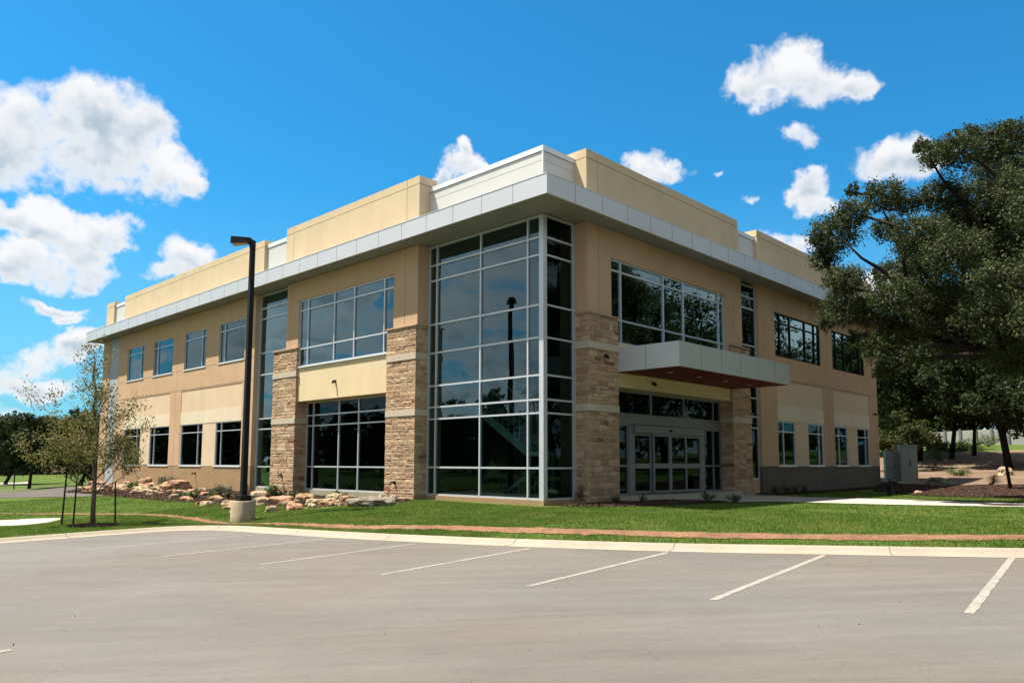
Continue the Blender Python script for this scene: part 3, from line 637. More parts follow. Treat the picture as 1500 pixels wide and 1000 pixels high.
mb.box((OX + .061, OX + .061, ZF0 + .012), (.2, 39.83, ZF0 + .04), 0); mb.box((.2, OX + .061, ZF0 + .012), (30.03, .2, ZF0 + .04), 0)
for k in range(14): mb.box((OX + .07, .04 + 2.8 * k + .35, ZF0 + .008), (-.3, .04 + 2.8 * k + .365, ZF0 + .02), 1)
for k in range(11): mb.box((.04 + 2.8 * k, OX + .07, ZF0 + .008), (.055 + 2.8 * k, -.3, ZF0 + .02), 1)
mb.build('soffit', [m_soffit, m_seam], fasc)
mb = MB(); mb.box((OX - .012, OX - .012, ZF1), (OX + .09, 39.91, ZF1 + .018)); mb.box((OX + .09, OX - .012, ZF1), (30.11, OX + .09, ZF1 + .018)); mb.build('drip_edge', m_trim, fasc)

# stone piers
def pier(x0, x1, y0, y1, z1, faces, label):
    ob = MB(); ob.box((x0 + .03, y0 + .03, -1), (x1, y1 - .03 if 'x' in faces and len(faces) == 1 else y1, z1 - .02)); root = ob.build('stone_pier', m_mortar, B); root['label'] = label
    mb = MB()
    for fc in faces:
        a, b = ((y0, y1) if fc == 'x' else (x0, x1))
        z = -1.
        while z < z1 - .03:
            h = random.choice([.08, .11, .14, .18, .22]); 
            for zb in (2.72, 4.79):
                if z < zb < z + h + .05: h = zb - z
                if zb <= z < zb + .24: z = zb + .24; h = random.choice([.13, .17])
            h = min(h, z1 - z); u = a
            while u < b - .01:
                l = random.uniform(.16, .58)
                if b - (u + l) < .16: l = b - u
                mi = random.choices(range(5), (42, 22, 20, 14, 2))[0]
                d = random.uniform(-.008, .011); g_ = .004
                def pp(uu, zz, dd): return (x0 - dd, uu, zz) if fc == 'x' else (uu, y0 - dd, zz)
                u0_, u1_ = u + (g_ if u > a else 0), u + l - (g_ if u + l < b else 0); zz0, zz1 = z + g_, z + h - g_
                nu = max(2, int(l / .11)); nz_ = 2; grid = {}
                for i in range(nu + 1):
                    for j in range(nz_ + 1):
                        edge = i in (0, nu) or j in (0, nz_)
                        grid[i, j] = pp(u0_ + (u1_ - u0_) * i / nu, zz0 + (zz1 - zz0) * j / nz_, d + (random.uniform(-.005, .002) if edge else random.uniform(.000, .017)))
                n0 = len(mb.v)
                for i in range(nu + 1):
                    for j in range(nz_ + 1): mb.v.append(grid[i, j])
                ii = lambda i, j: n0 + i * (nz_ + 1) + j
                for i in range(nu):
                    for j in range(nz_):
                        f = (ii(i, j), ii(i, j + 1), ii(i + 1, j + 1), ii(i + 1, j)); mb.f.append(f if fc == 'x' else f[::-1]); mb.m.append(mi)
                back = -.05
                cs = [(u0_, zz0), (u0_, zz1), (u1_, zz1), (u1_, zz0)]; ix = [ii(0, 0), ii(0, nz_), ii(nu, nz_), ii(nu, 0)]
                # side skirts follow the outer vertices
                ring = [ii(0, j) for j in range(nz_ + 1)] + [ii(i, nz_) for i in range(1, nu + 1)] + [ii(nu, j) for j in range(nz_ - 1, -1, -1)] + [ii(i, 0) for i in range(nu - 1, 0, -1)]
                nb = len(mb.v)
                for r in ring:
                    v = mb.v[r]; mb.v.append((x0 - back, v[1], v[2]) if fc == 'x' else (v[0], y0 - back, v[2]))
                for k in range(len(ring)):
                    k2 = (k + 1) % len(ring); mb.f.append((ring[k], ring[k2], nb + k2, nb + k)); mb.m.append(mi)
                u += l
            z += h
    mb.build('stone_blocks', m_stones, root)
    for zb in (2.72, 4.79):
        q = MB(); q.box((x0 - .032, y0 - .032, zb), (x1, y1, zb + .235)); q.build('pale_stone_band', m_stband, root, bevel=.006)
    q = MB(); q.box((x0 - .05, y0 - .05, z1 - .02), (x1 - .0, y1 + .03, z1 + .04)); q.build('stone_cap', m_stones[0], root, bevel=.01)
pier(-.62, .0, 5.655, 7.40, 6.03, 'xy', 'sunlit stone pier beside the glazed corner')
pier(-.62, .0, 13.96, 15.97, 6.03, 'xy', 'sunlit stone pier beside the tall narrow window')
pier(1.575, 3.18, -.62, .0, 5.97, 'xy', 'shaded stone pier between glazed corner and entrance')
pier(11.19, 12.82, -.62, .0, 5.97, 'xy', 'shaded stone pier at the far side of the entrance')

# glazing
def glazed(name, side, plane, us, zs, parent=None, w=.055, dep=.12, gm=None, fm=None, wv=None, skipv=(), outer=True, label=None, sill=False, frame_top=True):
    fm = fm or m_alu; gm = gm or m_glass; mb = MB(); w2 = w / 2
    def bx_(u0, u1, z0, z1, d0, d1):
        if side == 'x': mb.box((plane + d0, u0, z0), (plane + d1, u1, z1))
        else: mb.box((u0, plane + d0, z0), (u1, plane + d1, z1))
    lo, hi, zb, zt = us[0], us[-1], zs[0], zs[-1]
    vs = []
    for i, u in enumerate(us):
        c = u + (w2 if i == 0 else -w2 if i == len(us) - 1 else 0); vs.append((c - w2, c + w2)); bx_(c - w2, c + w2, zb, zt, -.05, dep - .05)
    for j, z in enumerate(zs):
        c = z + (w2 if j == 0 else -w2 if j == len(zs) - 1 else 0)
        for a, b in zip(vs[:-1], vs[1:]): bx_(a[1], b[0], c - w2, c + w2, -.044, dep - .056)
    o = mb.build(name, fm, parent or B, bevel=0)
    if label: o['label'] = label
    g = MB(); gms = gm if isinstance(gm, (list, tuple)) else [gm]
    for a, b in zip(us[:-1], us[1:]):
        for c, d in zip(zs[:-1], zs[1:]):
            t = [random.uniform(-.0035, .0035) * min(1.5, b - a) for _ in range(3)]
            pp = lambda u, z, e: (plane + .005 + e, u, z) if side == 'x' else (u, plane + .005 + e, z)
            q = [pp(a + .01, c + .01, t[0]), pp(a + .01, d - .01, t[1]), pp(b - .01, d - .01, t[1] + t[2]), pp(b - .01, c + .01, t[0] + t[2])]
            g.poly(q if side == 'x' else q[::-1], 1 if (len(gms) > 1 and d < 2.7) else 0)
    g.build('pane', gms, o)
    if sill:
        s = MB()
        if side == 'x': s.box((XW - .035, lo - .04, zb - .05), (plane + .04, hi + .04, zb + .0))
        else: s.box((lo - .04, XW - .035, zb - .05), (hi + .04, plane + .04, zb + .0))
        s.build('sill', m_trim, o)
    return o
HS = [-.14, .86, 2.6, 3.03, 3.81, 5.02, 6.08, 7.72, 8.3, 9.03]
cw = glazed('corner_glazing', 'x', 0., [.075, .64, 2.87, 5.2, 5.655], HS, w=.06, gm=[m_glass, m_glasslow], label='tall glazed corner wall, sunlit side')
cw2 = glazed('corner_glazing', 'y', 0., [.075, 1.46, 1.575], HS, w=.055, gm=m_glassdk, label='tall glazed corner wall, shaded side')
mb = MB(); mb.box((-.05, -.05, -.14), (.074, .074, 9.03)); mb.build('corner_post', m_alu, cw)
mb = MB(); mb.box((-.10, -.10, -1), (.4, 5.65, -.142)); mb.box((.4, -.10, -1), (1.57, .4, -.142)); mb.build('glazing_plinth', m_base, B)
mb = MB(); mb.box((-.08, -.08, 9.032), (.2, 5.67, 9.06)); mb.box((.2, -.08, 9.032), (1.59, .2, 9.06)); mb.build('glazing_head', m_aludk, B)
glazed('window', 'x', XW + .10, [7.12, 7.78, 9.8, 11.25, 13.3, 14.0], [5.2, 6.0, 7.70, 8.17], label='large upper window between the sunlit stone piers', sill=True)
lw = glazed('window', 'x', .0, [7.40, 9.99, 11.41, 13.41, 13.96], [-.14, .85, 2.62, 3.08, 3.66], gm=m_glassdk, label='large ground floor window between the sunlit stone piers')
mb = MB(); mb.box((-.12, 7.40, -1), (.3, 13.96, -.142)); mb.build('glazing_plinth', m_curb, B)
glazed('window', 'x', -.27, [15.03, 17.96], [-.13, .83, 2.58, 3.07, 5.16, 6.2, 7.85, 8.36, 9.03], label='tall narrow window strip behind the lamp post')
mb = MB(); mb.box((-.36, 15.98, -1), (.3, 17.96, -.132)); mb.build('glazing_plinth', m_curb, B)
mb = MB(); mb.box((-.5, 7.40, 3.66), (.0, 13.96, 3.68)); mb.build('recess_ceiling', m_tan, B)
for k, (a, b, s) in enumerate(L2W):
    nm = ('farthest', 'second', 'third', 'nearest')[k]
    u2 = [a, a + .55, b] if s == 'near' else [a, b - .55, b]
    glazed('window', 'x', XW + .085, u2, [6.05, 7.68, 8.1], w=.042, gm=m_glassmid, sill=True)
    u1 = [v + .06 for v in ([a, a + .6, b] if s == 'near' else [a, b - .6, b])]
    glazed('window', 'x', XW + .085, u1, [.85, 2.6, 3.05], w=.045, gm=m_glassdk, sill=True)
glazed('window', 'y', XW + .10, [2.91, 3.54, 6.25, 7.66, 10.4, 10.87], [5.15, 5.97, 7.68, 8.07], gm=m_glass, label='large upper window above the entrance canopy')
for a, b in RW: glazed('window', 'y', XW + .085, [a, a + .62, a + 1.75, b - 1.75, b - .62, b], [5.98, 7.6, 8.05], w=.06, fm=m_black, sill=False)
for (a, b, s) in RG:
    u1 = [a, a + .6, b] if s == 'near' else [a, b - .5, b]
    glazed('window', 'y', XW + .085, u1, [.93, 2.5, 2.98], w=.05, gm=m_glassdk, sill=True)
glazed('window', 'y', XW + .17, [12.33, 13.87], [.35, 2.58, 3.07, 3.9, 5.16, 6.2, 7.85, 8.36, 8.9], gm=m_glassdk, label='tall narrow window strip beyond the entrance')
mb = MB(); mb.box((12.83, -.42, -1), (13.87, .3, .348)); mb.build('glazing_plinth', m_tan, B)
# entrance
ent = glazed('entrance_glazing', 'y', .0, [3.19, 6.0, 8.3, 10.59, 11.18], [2.73, 3.62], w=.075, gm=m_glassdk, fm=m_aludk, label='transom glazing over the entrance doors')
sd = glazed('sidelight', 'y', .0, [3.19, 4.52], [-.1, .93, 2.42], w=.07, gm=m_glassdk, fm=m_aludk, parent=ent)
sd = glazed('sidelight', 'y', .0, [9.75, 10.55, 11.18], [-.1, .93, 2.42], w=.07, gm=m_glassdk, fm=m_aludk, parent=ent)
mb = MB(); mb.box((3.19, -.07, 2.425), (11.18, .06, 2.727)); mb.box((4.525, -.07, -.1), (4.78, .06, 2.42)); mb.box((9.5, -.07, -.1), (9.745, .06, 2.42)); mb.build('door_surround', m_aludk, ent)
mb = MB(); mb.box((4.785, -.17, 2.12), (9.495, .05, 2.40)); mb.box((7.0, -.19, 2.20), (7.22, -.168, 2.29), 1); mb.build('door_operator', [m_aludk, m_black], ent, bevel=.008)
for k, (a, b, off) in enumerate(((4.79, 5.95, -.02), (5.97, 7.13, -.09), (7.135, 8.3, -.09), (8.32, 9.49, -.02))):
    dr = glazed('sliding_door', 'y', off, [a, b], [-.06, .9, 2.11], w=.085, dep=.06, gm=m_glassdk, fm=m_aludk, parent=B)
    mb = MB(); mb.box((a + .09, off - .06, .84), (b - .09, off - .02, 1.02)); mb.build('push_rail', m_aludk, dr)
mb = MB(); mb.box((3.2, -1.0, -.6), (11.18, .5, -.1)); mb.build('door_sill', m_walk, B)
mb = MB(); mb.box((3.18, -.52, 3.625), (11.19, .05, 3.65)); mb.build('recess_ceiling', m_yel, B)
# entrance canopy
can = MB(); can.box((3.16, -3.02, 4.13), (11.36, -.552, 4.95))
for x in (4.53, 5.9, 7.27, 8.64, 10.0): can.box((x - .006, -3.024, 4.135), (x + .006, -3.0, 4.945), 1)
can.box((3.156, -1.74, 4.135), (3.18, -1.728, 4.945), 1); cn = can.build('entrance_canopy', [m_canopy, m_seam], B); cn['label'] = 'light metal box canopy over the entrance'
mb = MB(); mb.box((3.22, -2.96, 4.118), (11.30, -.56, 4.128)); mb.build('red_soffit', m_redsoffit, cn)
for x in (4.4, 6.3, 8.2, 10.1):
    mb = MB(); mb.tube([(x, -1.9, 4.117), (x, -1.9, 4.105)], [.11, .11], 16); mb.build('downlight', m_lens, cn)
# small fittings on the walls
def spout(p, d):
    mb = MB(); p = Vector(p); d = Vector(d)
    mb.tube([p, p + d * .05], [.055, .055], 10); mb.tube([p + d * .05, p + d * .16, p + d * .2 + Vector((0, 0, -.07))], [.03, .03, .024], 8); mb.build('hose_tap', m_black, B)
spout((XW, 23.9, .45), (-1, 0, 0)); spout((-.63, 6.75, .30), (-1, 0, 0)); spout((-.63, 14.9, .45), (-1, 0, 0))
for p, d in (((XW + .03, 11.0, 4.36), (-1, 0, 0)), ((5.4, XW + .03, 3.9), (0, -1, 0)), ((2.4, -.63, 4.6), (0, -1, 0)), ((28.1, XW, 3.9), (0, -1, 0))):
    mb = MB(); p = Vector(p); d = Vector(d); mb.tube([p, p + d * .07], [.06, .06], 10); mb.tube([p + d * .07, p + d * .12, p + d * .14 + Vector((0, 0, -.1))], [.035, .04, .045], 8); mb.build('wall_fitting', m_black, B)

# interior seen through the glass
mb = MB(); mb.box((.06, .06, -.14), (28.4, 38.5, -.02)); mb.build('interior_floor', m_intfl, B)
mb = MB(); mb.box((5.2, .12, 3.95), (28.3, 38.4, 4.35)); mb.box((.12, 5.75, 3.95), (5.2, 38.4, 4.35)); mb.build('upper_floor', m_int, B)
mb = MB(); mb.box((.06, .06, 8.95), (28.3, 38.4, 9.04)); mb.build('interior_ceiling', m_int, B)
mb = MB()
for z0, z1 in ((-.02, 3.94), (4.36, 8.94)):
    mb.box((5.3, 7.2, z0), (28, 7.35, z1)); mb.box((5.2, 7.4, z0), (5.35, 38, z1))
    for y in (18.4, 26.9): mb.box((-.3, y, z0), (5.1, y + .12, z1))
    for x in (14.1, 21.5): mb.box((x, -.3, z0), (x + .12, 7.1, z1))
mb.build('partition', m_int, B)
# blinds drawn part way in some windows
for a, b, h in ((31.9, 34.3, .9), (23.4, 25.8, 1.3), (20, 21.6, .5)): mb = MB(); mb.box((-.34, a, 8.06 - h), (-.33, b, 8.06)); mb.build('roller_blind', m_int, B)
# staircase in the atrium
st = MB(); st.box((1.1, .5, 1.25), (3.6, 1.7, 1.4), 1); s_ = st.build('staircase', [m_stair, m_tread], B)
mb = MB()
n = 16
for k in range(n):
    y = 1.7 + .27 * k; z = 1.4 + .17 * k; mb.box((1.15, y, z + .12), (2.25, y + .29, z + .16))
for k in range(8):
    y = 1.7 + .27 * k; z = 1.4 - .175 * k; mb.box((2.45, y, z - .19), (3.55, y + .29, z - .15))
mb.build('tread', m_tread, s_)
for x in (1.1, 2.28):
    mb = MB(); mb.poly([(x, 1.7, 1.22), (x, 1.7, 1.55), (x, 6.1, 4.33), (x, 6.1, 3.98)]); mb.poly([(x + .05, 1.7, 1.22), (x + .05, 1.7, 1.55), (x + .05, 6.1, 4.33), (x + .05, 6.1, 3.98)])
    mb.poly([(x, 1.7, 1.55), (x + .05, 1.7, 1.55), (x + .05, 6.1, 4.33), (x, 6.1, 4.33)]); mb.poly([(x, 1.7, 1.22), (x + .05, 1.7, 1.22), (x + .05, 6.1, 3.98), (x, 6.1, 3.98)]); mb.build('stringer', m_stair, s_)
for x in (2.4, 3.58):
    mb = MB(); mb.tube([(x, 1.7, 1.25), (x, 3.9, -.02)], [.09, .09], 4); mb.build('stringer', m_stair, s_)
mb = MB()
for x in (1.1, 2.3):
    mb.tube([(x, 1.7, 2.5), (x, 6.1, 5.25)], [.035, .035], 8)
    for k in range(17): y = 1.8 + .27 * k; z = 1.6 + .17 * k; mb.tube([(x, y, z), (x, y, z + .95)], [.012, .012], 6)
mb.tube([(1.12, .5, 2.4), (3.58, .5, 2.4)], [.03, .03], 8)
for k in range(6): mb.tube([(1.12, .5, 1.5 + .15 * k), (3.58, .5, 1.5 + .15 * k)], [.01, .01], 6)
mb.build('handrail', m_trim, s_)
for px_, py_ in ((3.3, 1.2), (1.3, .7)): mb = MB(); mb.tube([(px_, py_, -.02), (px_, py_, 1.25)], [.08, .08], 10); mb.build('stair_post', m_stair, s_)

# ------------------------------------------------------------------ lamp post
LP = (-6.18, 7.39); lz = gz(*LP)
lp = empty('lamp_post', (LP[0], LP[1], lz), 'tall black lamp post on a round concrete base', 'lamp post')
mb = MB(); mb.tube([(LP[0], LP[1], lz - .3), (LP[0], LP[1], -.235), (LP[0], LP[1], -.21)], [.375, .375, .355], 40); o = mb.build('concrete_base', m_lampbase, lp, smooth=True); o.modifiers.new('s', 'EDGE_SPLIT').split_angle = R(40)
mb = MB(); mb.box((LP[0] - .19, LP[1] - .19, -.211), (LP[0] + .19, LP[1] + .19, -.03)); mb.build('base_cover', m_black, lp, bevel=.02)
mb = MB(); mb.tube([(LP[0], LP[1], -.03), (LP[0], LP[1], 4), (LP[0], LP[1], 8.33)], [.118, .108, .098], 4); mb.build('pole', m_black, lp)
ad = Vector((-.70, .66, 0)).normalized(); p0 = Vector((LP[0], LP[1], 8.24)); sd_ = Vector((-ad.y, ad.x, 0))
mb = MB(); mb.tube([p0 - Vector((0, 0, .12)), p0 + Vector((0, 0, .02)) + ad * .02, p0 + ad * .10 + Vector((0, 0, .10)), p0 + ad * .3 + Vector((0, 0, .11))], [.11, .11, .10, .09], 4); mb.build('arm', m_black, lp)
mb = MB()
c0 = p0 + ad * .06 + Vector((0, 0, .10)); c1 = p0 + ad * .66 + Vector((0, 0, .10))
def pt_(c, s, z): return tuple(c + sd_ * s + Vector((0, 0, z)))
A = [pt_(c0, -.14, -.08), pt_(c0, .14, -.08), pt_(c0, .12, .07), pt_(c0, -.12, .07)]; Bq = [pt_(c1, -.24, -.14), pt_(c1, .24, -.14), pt_(c1, .20, .09), pt_(c1, -.20, .09)]
mb.poly(A[::-1]); mb.poly(Bq)
for i in range(4): mb.poly([A[i], A[(i + 1) % 4], Bq[(i + 1) % 4], Bq[i]])
hd = mb.build('lamp_head', m_black, lp)
mb = MB(); mb.poly([pt_(c0 + ad * .1, -.12, -.105), pt_(c0 + ad * .1, .12, -.105), pt_(c1 - ad * .03, .2, -.15), pt_(c1 - ad * .03, -.2, -.15)]); mb.build('lens', m_lens, hd)

# ------------------------------------------------------------------ vegetation tools
def leaves(name, pts, size, m, parent, aspect=.55, drop=0., seed=0):
    n = len(pts); a = RNG.normal(size=(n, 3)); a /= np.linalg.norm(a, axis=1)[:, None]; b = RNG.normal(size=(n, 3)); b -= (a * b).sum(1)[:, None] * a; b /= np.linalg.norm(b, axis=1)[:, None]
    s = size * RNG.uniform(.6, 1.35, n)[:, None]; p = np.asarray(pts)
    v = np.empty((n, 4, 3)); v[:, 0] = p - a * s * .5; v[:, 1] = p + b * s * aspect * .5 - a * s * .05; v[:, 2] = p + a * s * .5; v[:, 3] = p - b * s * aspect * .5 - a * s * .05
    return np_mesh(name, v.reshape(-1, 3), np.arange(4 * n).reshape(-1, 4), m, parent)
def clump_points(c, r, n, flat=.8, sprays=True):
    """leaf positions in ragged sprays inside one foliage clump"""
    k = max(4, n // 14); d = RNG.normal(size=(k, 3)); d /= np.linalg.norm(d, axis=1)[:, None]
    rad = RNG.uniform(.25, 1., k) ** .55 * RNG.uniform(.75, 1.15, k); c = np.asarray(c)
    s = c + d * rad[:, None] * r * np.array([1, 1, flat])
    w_ = RNG.normal(0, r * .095, (k, n // k + 1, 3)); return (s[:, None] + w_).reshape(-1, 3)
def limbs(mb, trunk, targets, r0, seg=8, bend=.12):
    """grow limbs from a trunk polyline to every target, forking from the closest existing node"""
    root = Vector(trunk[0]); nodes = [Vector(p) for p in trunk]; par = [i - 1 for i in range(len(nodes))]; load = [0.] * len(nodes)
    base_fork = max(1, len(trunk) // 2)
    order = sorted(targets, key=lambda t: (Vector(t) - nodes[-1]).length)
    for t in order:
        t = Vector(t); dt = (t - nodes[base_fork]).length; best = None
        for i in range(base_fork, len(nodes)):
            v = t - nodes[i]; cost = v.length + .35 * (nodes[i] - nodes[base_fork]).length + (2 if v.z < -.3 * v.length else 0) * .4
            if (nodes[i] - nodes[base_fork]).length < dt + .2 and (best is None or cost < best[0]): best = (cost, i)
        i = best[1]; a = nodes[i]; v = t - a; l = v.length; k = max(1, int(l / 1.1)); j = i
        for q in range(1, k + 1):
            f = q / k; p = a + v * f + Vector((random.uniform(-1, 1), random.uniform(-1, 1), random.uniform(-.4, 1))) * bend * l * math.sin(f * math.pi) * .7 + Vector((0, 0, bend * l * math.sin(f * math.pi) * .5))
            nodes.append(p); par.append(j); load.append(0.); j = len(nodes) - 1
        q = j
        while q >= 0: load[q] += 1; q = par[q]
    tot = max(load); rad = [max(.018, r0 * (l_ / tot) ** .5 * (1 if i < len(trunk) else .72)) for i, l_ in enumerate(load)]
    for i in range(len(trunk)): rad[i] = r0 * (1.25 if i == 0 else 1 - .35 * i / len(trunk))
    kids = {}
    for i, p in enumerate(par):
        if p >= 0: kids.setdefault(p, []).append(i)
    mb.tube(nodes[:len(trunk)], rad[:len(trunk)], seg + 2)
    done = set(range(len(trunk)))
    for i in range(len(trunk), len(nodes)):
        if i in done: continue
        chain = [par[i]]; j = i
        while True:
            chain.append(j); done.add(j); ks = [k for k in kids.get(j, []) if k not in done]
            if not ks: break
            j = max(ks, key=lambda k: load[k])
        rr = [rad[c] for c in chain]; rr[0] = min(rr[0], rr[1] * 1.15); mb.tube([nodes[c] for c in chain], rr, seg if rr[0] > .06 else 5)
    return nodes
def big_tree(name, label, cat, base, clumps, trunk, r0, nleaf, lsize, m, mbark, group=None, flat=.8, twig=True, extra=()):
    t = empty(name, base, label, cat, group); mb = MB()
    for pl, ra, rb in extra:
        n_ = len(pl); mb.tube([tuple(p) for p in pl], [ra + (rb - ra) * i / (n_ - 1) for i in range(n_)], 9)
    limbs(mb, trunk, [tuple(np.array(c) + RNG.normal(0, .12, 3)) for c, r in clumps], r0)
    if twig:
        for c, r in clumps:
            for k in range(int(5 + r * 3)):
                d = RNG.normal(size=3); d /= np.linalg.norm(d); e = np.array(c) + d * r * RNG.uniform(.6, 1.0); mid = (np.array(c) + e) / 2 + RNG.normal(0, .08 * r, 3)
                mb.tube([tuple(c), tuple(mid), tuple(e)], [.03 * min(1, r), .018, .006], 4, cap=False)
    mb.build('trunk', mbark, t, smooth=True)
    tot = sum(r ** 2 for _, r in clumps); pts = [clump_points(c, r, max(30, int(nleaf * r ** 2 / tot)), flat) for c, r in clumps]
    leaves('crown', np.concatenate(pts), lsize, m, t)
    return t
def auto_tree(name, label, cat, x, y, h, cr, nleaf, lsize, m, mbark=None, group=None, r0=None, low=.35, nclump=16, base_z=None, seed=None):
    z0 = gz(x, y) if base_z is None else base_z; cl = []
    ch = h * (1 - low); cz = z0 + h * low + ch * .5
    for k in range(nclump):
        for _ in range(30):
            u = RNG.normal(size=3); u /= np.linalg.norm(u); q = u * RNG.uniform(.45, .92) * np.array([cr, cr, ch * .5])
            if all(np.linalg.norm(q + [x, y, cz] - c[0]) > cr * .33 for c in cl): break
        cl.append((q + [x, y, cz], cr * RNG.uniform(.26, .42)))
    r0 = r0 or h * .022; lean = RNG.normal(0, .05, 2) * h
    tr = [(x, y, z0 - .2), (x + lean[0] * .3, y + lean[1] * .3, z0 + h * low * .55), (x + lean[0] * .6, y + lean[1] * .6, z0 + h * low * 1.1), (x + lean[0], y + lean[1], z0 + h * low * 1.1 + ch * .35)]
    return big_tree(name, label, cat, (x, y, z0), cl, tr, r0, nleaf, lsize, m, mbark or m_bark, group)

# --- the big oak at the right
OD = 30.
OB = out(1548, 680, OD); OZ = gz(OB[0], OB[1])
def oc(px, py, dd, rpx): d = OD + dd; return (out(px, py, d), rpx / 1114 * d * .86)
OAK = [(1222, 345, 0, 42), (1207, 378, 1, 26), (1250, 312, -1, 30), (1292, 287, 0, 34), (1326, 298, 1, 26), (1238, 412, -1, 36), (1232, 452, 1, 36), (1213, 470, 0, 20),
       (1300, 335, 2, 26), (1372, 225, 0, 28), (1352, 214, 1, 16), (1418, 196, 0, 18), (1478, 188, 0, 16), (1250, 278, 0, 14), (1196, 350, 0, 14), (1405, 222, -1, 36), (1452, 212, 1, 36), (1490, 205, 0, 34), (1380, 285, 1, 36), (1345, 345, -1, 42), (1430, 300, 2, 44), (1482, 285, -1, 46),
       (1400, 370, -2, 50), (1350, 400, 2, 44), (1455, 385, 1, 46), (1510, 340, 0, 40), (1310, 432, -2, 40), (1275, 455, 0, 34), (1325, 480, 1, 42), (1385, 440, 0, 46), (1445, 460, -2, 44), (1500, 450, 1, 48),
       (1288, 508, -1, 30), (1258, 500, 1, 24), (1345, 520, -2, 24), (1400, 500, 2, 34), (1480, 520, -1, 40), (1535, 520, 0, 50), (1290, 545, 0, 16),
       (1550, 250, 0, 70), (1610, 300, 2, 75), (1570, 400, -3, 80), (1640, 430, 1, 80), (1560, 330, 5, 80), (1500, 430, 6, 50), (1420, 350, 5, 44), (1680, 370, -1, 70), (1460, 250, 5, 40), (1600, 500, -2, 60), (1530, 300, -6, 50), (1462, 410, -6, 36), (1560, 460, -7, 60), (1350, 450, 5, 44), (1300, 400, 4, 26), (1390, 335, 3, 40), (1425, 425, 3, 44), (1345, 375, 3, 36), (1470, 340, 3, 44), (1395, 470, 3, 40)]
oak_cl = [oc(*c) for c in OAK]
oak_tr = [(OB[0], OB[1], OZ - .2), tuple(out(1544, 640, OD)), tuple(out(1538, 585, OD)), tuple(out(1528, 540, OD)), tuple(out(1512, 480, OD))]
big_tree('oak_tree', 'huge spreading live oak overhanging the far end of the shaded wall', 'tree', (OB[0], OB[1], OZ), oak_cl, oak_tr, .48, 330000, .088, m_oak, m_bark,
         extra=[([out(x, y, OD + d) for x, y, d in ((1532, 560, 0), (1490, 532, 0), (1450, 522, 0), (1412, 508, .2), (1370, 506, .2), (1330, 514, .3), (1296, 503, .4))], .20, .05),
                ([out(x, y, OD + d) for x, y, d in ((1524, 530, 0), (1492, 470, .3), (1470, 400, .5), (1440, 338, .6), (1412, 300, .4), (1380, 262, 0), (1362, 232, -1))], .15, .025),
                ([out(x, y, OD + d) for x, y, d in ((1412, 508, .2), (1372, 470, -.2), (1330, 430, -.6), (1292, 396, -.8), (1262, 378, -.8), (1236, 352, -1))], .13, .025),
                ([out(x, y, OD + d) for x, y, d in ((1440, 338, .6), (1452, 290, .4), (1486, 250, 0), (1500, 215, -1))], .09, .02),
                ([out(x, y, OD + d) for x, y, d in ((1330, 430, -.6), (1322, 372, -.3), (1304, 330, 0), (1290, 300, -1))], .07, .02)])

# --- trees beyond the building on the right
def RT(px, d): q = out(px, 680, d); return q[0], q[1]
auto_tree('oak_tree', 'dark oak directly behind the grey cabinets', 'tree', *RT(1345, 66), 11.5, 5.2, 26000, .28, m_oak2, low=.20, nclump=22, group='trees beyond the building')
auto_tree('oak_tree', 'dense oak standing close behind the building corner', 'tree', *RT(1268, 74), 13, 5.6, 24000, .3, m_oak2, low=.20, nclump=22, group='trees beyond the building')
auto_tree('young_tree', 'greyish young tree with a straight dark stem on the slope', 'tree', *RT(1394, 67), 8.2, 2.7, 9000, .2, m_grey, low=.33, nclump=12, r0=.17)
auto_tree('young_tree', 'small olive-green tree to the right of the greyish one', 'tree', *RT(1428, 69), 6.2, 2.6, 8000, .2, m_olive, low=.32, nclump=10, r0=.14)
auto_tree('oak_tree', 'very dark broad oak behind the mulch slope', 'tree', *RT(1478, 60), 10.2, 4.6, 24000, .26, m_oak2, low=.20, nclump=20, group='trees beyond the building')
auto_tree('young_tree', 'slim young tree standing in the brown mulch', 'tree', *RT(1479, 43), 5.6, 1.7, 5000, .15, m_oak2, low=.42, nclump=8, r0=.07)
auto_tree('bush', 'rounded olive bush behind the cabinets', 'bush', *RT(1322, 60), 4.2, 2.3, 9000, .18, m_olive, low=.12, nclump=12, r0=.08)
for k, (px, d, h, r_) in enumerate([(1300, 104, 13, 6), (1365, 110, 13, 6.5), (1420, 100, 14, 6.5), (1470, 112, 15, 7), (1520, 98, 14, 7), (1570, 108, 15, 8)]):
    auto_tree('woodland_tree', 'dark tree in the row behind the pale fence', 'tree', *RT(px, d), h, r_, 15000, .45, m_oak2, low=.05, nclump=16, group='trees behind the pale fence')
# --- left background
auto_tree('young_tree', 'upright young tree with dark stem by the side road', 'tree', *A2(42, 718, -.88), 5.2, 1.65, 9000, .14, m_oak2, low=.30, nclump=13, r0=.10)
auto_tree('broad_tree', 'olive-brown leafy tree behind the staked sapling', 'tree', *RT(118, 62), 5.4, 3.2, 14000, .2, m_olive, low=.12, nclump=18, r0=.15)
auto_tree('broad_tree', 'dark green tree left of the upright young tree', 'tree', *RT(8, 75), 5.6, 3.6, 13000, .24, m_oak2, low=.1, nclump=16, r0=.15)
for k, (px, d, h, r_) in enumerate([(-60, 120, 8, 6), (0, 128, 8, 6), (40, 120, 7, 5.5), (75, 128, 7, 6), (115, 120, 7.5, 6), (150, 126, 7.5, 6), (188, 120, 7.5, 6)]):
    auto_tree('woodland_tree', 'dark tree in the far row left of the building', 'tree', *RT(px, d), h, r_, 9000, .5, m_oak2, low=.08, nclump=14, group='far row of trees left of the building')
